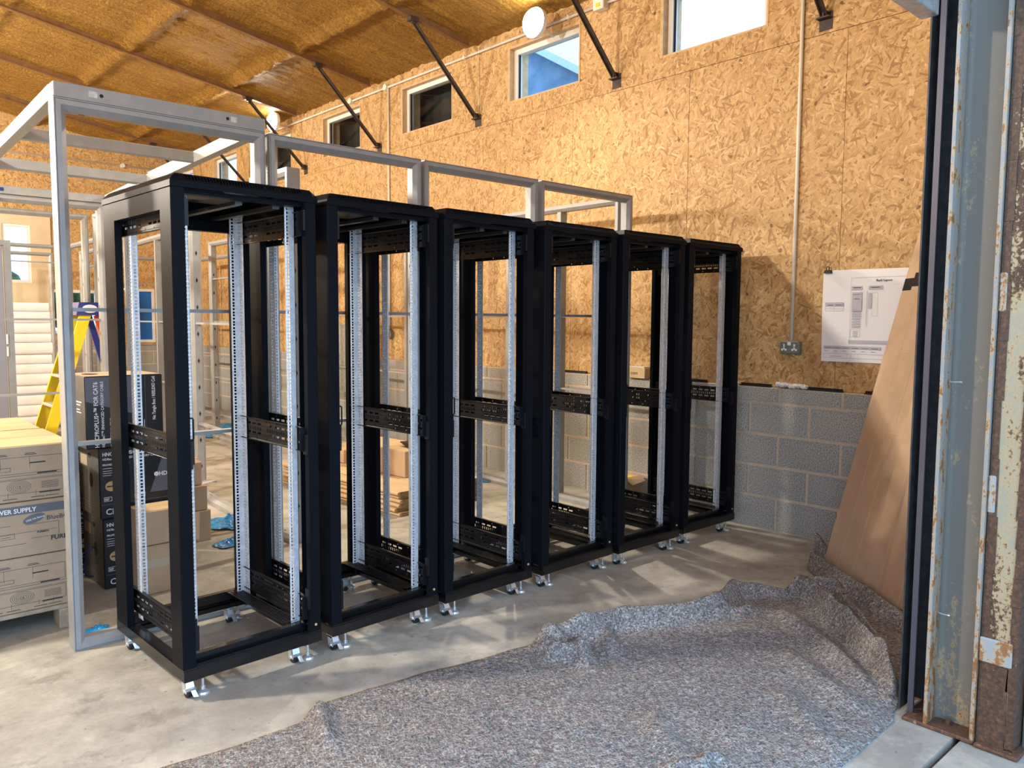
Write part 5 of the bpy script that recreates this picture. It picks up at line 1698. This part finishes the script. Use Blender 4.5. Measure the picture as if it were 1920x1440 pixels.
rt = thing('rusted_post', 'rusted steel post with flaking cream paint at the right edge', 'post', (3.02, 0.769, 0.0))
MB().bbox(0.0, 0.012, 0.012, 0.12, 0.118, 3.4, 0.008).build('post_body', M['rustpost'], rt)
b = MB()
for k in range(34):
    zz = 0.02 + 0.1 * k
    w = 0.018 + 0.012 * noise.noise(Vector((k * 1.7, 3, 0)))
    b.hexa([(-0.004, 0.004, zz), (0.10, 0.0, zz), (0.10, 0.012, zz), (-0.004, 0.014 + w, zz), (-0.004, 0.004, zz + 0.099), (0.10, 0.0, zz + 0.099), (0.10, 0.012, zz + 0.099), (-0.004, 0.014 + w * 0.8, zz + 0.099)])
b.build('scaled_edge', M['rustdark'], rt)
b = MB()
for k in range(17):
    zz = 0.02 + 0.2 * k
    w = 0.030 + 0.014 * noise.noise(Vector((k * 2.3, 9, 0)))
    b.box(-0.003, 0.118 - w, zz, 0.02, 0.1185, zz + 0.199)
b.build('rust_band', M['rustdark'], rt)
MB().box(-0.004, 0.03, 0.012, 0.0, 0.118, 0.30).build('foot_rust', M['rustdark'], rt)
MB().bbox(-0.012, 0.020, 0.305, 0.0, 0.1215, 0.392, 0.004).build('cleat', M['cleat'], rt)
for zz in (0.83, 1.52):
    MB().bbox(-0.008, 0.098, zz, 0.01, 0.1215, zz + 0.13, 0.004).build('weld_cleat', M['cleat'], rt)
MB().bbox(-0.03, -0.02, 0.0, 0.13, 0.118, 0.012, 0.003).build('foot_plate', M['rustplate'], rt)

lt = thing('door_lintel', 'galvanised box beam over the shutter opening, top right corner', 'beam', (-2.5, 1.108, 2.535))
MB().bbox(0.0, 0.0, 0.0, 5.47, 0.06, 0.24, 0.003).build('box_beam', M['galv'], lt)

# ------------------------------------------------------------------ white wrapped packs, ladder
pn = ['bottom', 'second', 'third', 'fourth', 'fifth', 'sixth', 'seventh', 'eighth', 'ninth', 'tenth', 'eleventh', 'twelfth', 'thirteenth', 'top']
zz = 0.0
for k in range(14):
    h = 0.118 + 0.016 * math.sin(k * 2.3)
    q = thing('wrapped_panel', 'white plastic wrapped flat pack, %s from the floor in the tall white stack' % pn[k] if k < 13 else 'white plastic wrapped flat pack, top of the tall white stack', 'flat pack', (1.72 + random.uniform(-0.012, 0.012), 10.4 + random.uniform(-0.01, 0.01), zz), -0.06, 'white wrapped packs in a tall stack')
    b = MB()
    n = 8
    hh = h - 0.003
    pr = []
    for i in range(9):
        f = i / 8
        pr.append((0.02 * math.sin(PI * f) ** 0.5 if 0 < f < 1 else 0.0, hh * f))
    b.prism([(0.0, -dx, z) for dx, z in pr] + [(0.0, 1.2, hh), (0.0, 1.2, 0.0)], (0.46, 0, 0))
    b.build('wrapped_board', M['whitepack'], q)
    MB().box(0.462, 0.01, 0.01, 0.468, 0.30, hh - 0.01).build('end_fold', M['white'], q)
    zz += h

ld_t = thing('step_ladder', 'yellow fibreglass step ladder with a blue cap, behind the black cartons', 'ladder', (1.37, 7.42, 0.0))
apex = Vector((0.50, 0.20, 1.52))
for yy, ya in ((0.0, 0.06), (0.42, 0.36)):
    b = MB()
    b.bar((0.0, yy, 0.0), (apex.x - 0.03, ya, apex.z), 0.032, 0.085, up=(1, 0, 0.35))
    b.build('front_rail', M['yellow'], ld_t)
for yy, ya in ((0.02, 0.08), (0.40, 0.34)):
    MB().bar((0.95, yy, 0.0), (apex.x + 0.06, ya, apex.z - 0.02), 0.03, 0.05, up=(1, 0, -0.3)).build('rear_rail', M['red'] if yy < 0.1 else M['navy'], ld_t)
for k in range(1, 6):
    f = k / 6.2
    x = (apex.x - 0.03) * f
    y0, y1 = 0.06 * f, 0.42 - 0.06 * f
    MB().bbox(x - 0.045, y0, apex.z * f - 0.012, x + 0.045, y1, apex.z * f + 0.012, 0.003).build('tread', M['alu'], ld_t)
cb = MB().hexa([(apex.x - 0.11, 0.03, apex.z - 0.02), (apex.x + 0.12, 0.03, apex.z - 0.02), (apex.x + 0.12, 0.39, apex.z - 0.02), (apex.x - 0.11, 0.39, apex.z - 0.02),
                (apex.x - 0.08, 0.05, apex.z + 0.09), (apex.x + 0.10, 0.05, apex.z + 0.09), (apex.x + 0.10, 0.37, apex.z + 0.09), (apex.x - 0.08, 0.37, apex.z + 0.09)])
cap = cb.build('top_cap', M['navy'], ld_t)
n = 20
MB().add([(apex.x + 0.0 + 0.06 * math.cos(2 * PI * i / n), 0.033 + 0.18 * (0.035 * math.sin(2 * PI * i / n) + 0.03), apex.z + 0.035 + 0.035 * math.sin(2 * PI * i / n)) for i in range(n)], [tuple(range(n))]).build('cap_badge', M['paper'], cap)

# striped post far back
sp = thing('hazard_post', 'far yellow and black striped hazard post beside the ladder', 'post', (2.62, 9.7, 0.0))
for k in range(10):
    MB().box(0, 0, 0.11 * k, 0.05, 0.05, 0.11 * (k + 1)).build('stripe', M['yellow'] if k % 2 else M['tape'], sp)

# ------------------------------------------------------------------ torn blue protective film on the floor
def film_scrap(cx, cy, rx, ry, h, seed, label, rz=0.0):
    rr = random.Random(seed)
    b = MB()
    nr, na = 7, 26
    b.v.append((0, 0, h * 0.6))
    for i in range(1, nr + 1):
        f = i / nr
        for k in range(na):
            a = 2 * PI * k / na
            rad = f * (0.75 + 0.32 * noise.noise(Vector((math.cos(a) * 1.7, math.sin(a) * 1.7, seed))))
            z = h * (1 - f * 0.8) * (0.6 + 0.9 * abs(noise.noise(Vector((f * 4 * math.cos(a), f * 4 * math.sin(a), seed + 3)))))
            b.v.append((rx * rad * math.cos(a), ry * rad * math.sin(a), max(0.002, z)))
    for k in range(na):
        b.f.append((0, 1 + k, 1 + (k + 1) % na))
        b.m.append(0)
    for i in range(nr - 1):
        for k in range(na):
            j = (k + 1) % na
            b.f.append((1 + i * na + k, 1 + (i + 1) * na + k, 1 + (i + 1) * na + j, 1 + i * na + j))
            b.m.append(0)
    tag(b.build('film_scrap', M['film'], None, (cx, cy, 0.001), (0, 0, rz)), label, 'plastic film', 'torn blue film scraps')


film_scrap(2.26, 5.52, 0.26, 0.26, 0.07, 3, 'crumpled blue film heap on the floor right of the brown boxes', 0.5)
film_scrap(2.06, 5.02, 0.19, 0.11, 0.05, 5, 'flat torn blue film in front of the crumpled heap', 0.4)
film_scrap(2.44, 4.95, 0.15, 0.12, 0.04, 8, 'small blue film scrap behind the first rack base')
film_scrap(2.75, 5.10, 0.10, 0.10, 0.03, 11, 'small blue film scrap at the end of the floor track')
film_scrap(0.985, 4.005, 0.09, 0.075, 0.03, 13, 'blue film patch inside the bottom of the left frame')
film_scrap(4.35, 10.6, 0.35, 0.4, 0.05, 17, 'blue film scrap far back under the pale frames')
film_scrap(3.75, 9.95, 0.30, 0.3, 0.05, 19, 'blue film scrap at the foot of the middle distance frame')
film_scrap(4.62, 5.6, 0.07, 0.20, 0.03, 23, 'narrow blue film scrap by the floor track along the wall')
film_scrap(2.36, 6.45, 0.10, 0.12, 0.04, 29, 'blue film scrap at the far end of the floor track')

# ------------------------------------------------------------------ outside, seen through the windows
nb = thing('neighbouring_shed', 'slate blue shed beyond the half blue window', 'building', (9.0, 8.2, 0.0))
MB().prism([(0, 0, 0), (0, 6.2, 0), (0, 6.2, 8.6), (0, 0, 5.05)], (5, 0, 0)).build('gable_wall', M['shed'], nb)
MB().prism([(-0.2, -0.25, 4.92), (-0.2, 6.2, 8.62), (-0.2, 6.2, 8.74), (-0.2, -0.25, 5.04)], (5.4, 0, 0)).build('roof_sheet', M['shedroof'], nb)
tag(MB().box(0, 0, 0, 0.32, 4.9, 5.6).build('dark_outbuilding', M['darkclad'], None, (5.47, 6.52, 0.0)), 'dark cladding close outside the dark windows', 'building')
hd = MB()
rr = random.Random(4)
for k in range(60):
    c = Vector((rr.uniform(-0.5, 5.5), rr.uniform(0, 0.8), rr.uniform(0.2, 2.1)))
    r = rr.uniform(0.25, 0.4)
    hd.tube([c + Vector((0, 0, -r)), c + Vector((0, 0, -r * 0.6)), c, c + Vector((0, 0, r * 0.6)), c + Vector((0, 0, r))], [r * 0.2, r * 0.8, r, r * 0.75, r * 0.15], 8)
tag(hd.build('hedge', M['hedge'], None, (0.6, 17.0, 0.0), smooth=True), 'dark green hedge outside the low end windows', 'hedge')
struct(MB().box(-20, 15.0, -0.25, 30, 40, -0.1).box(5.6, -4, -0.25, 30, 15.0, -0.1).build('ground', M['apron']))
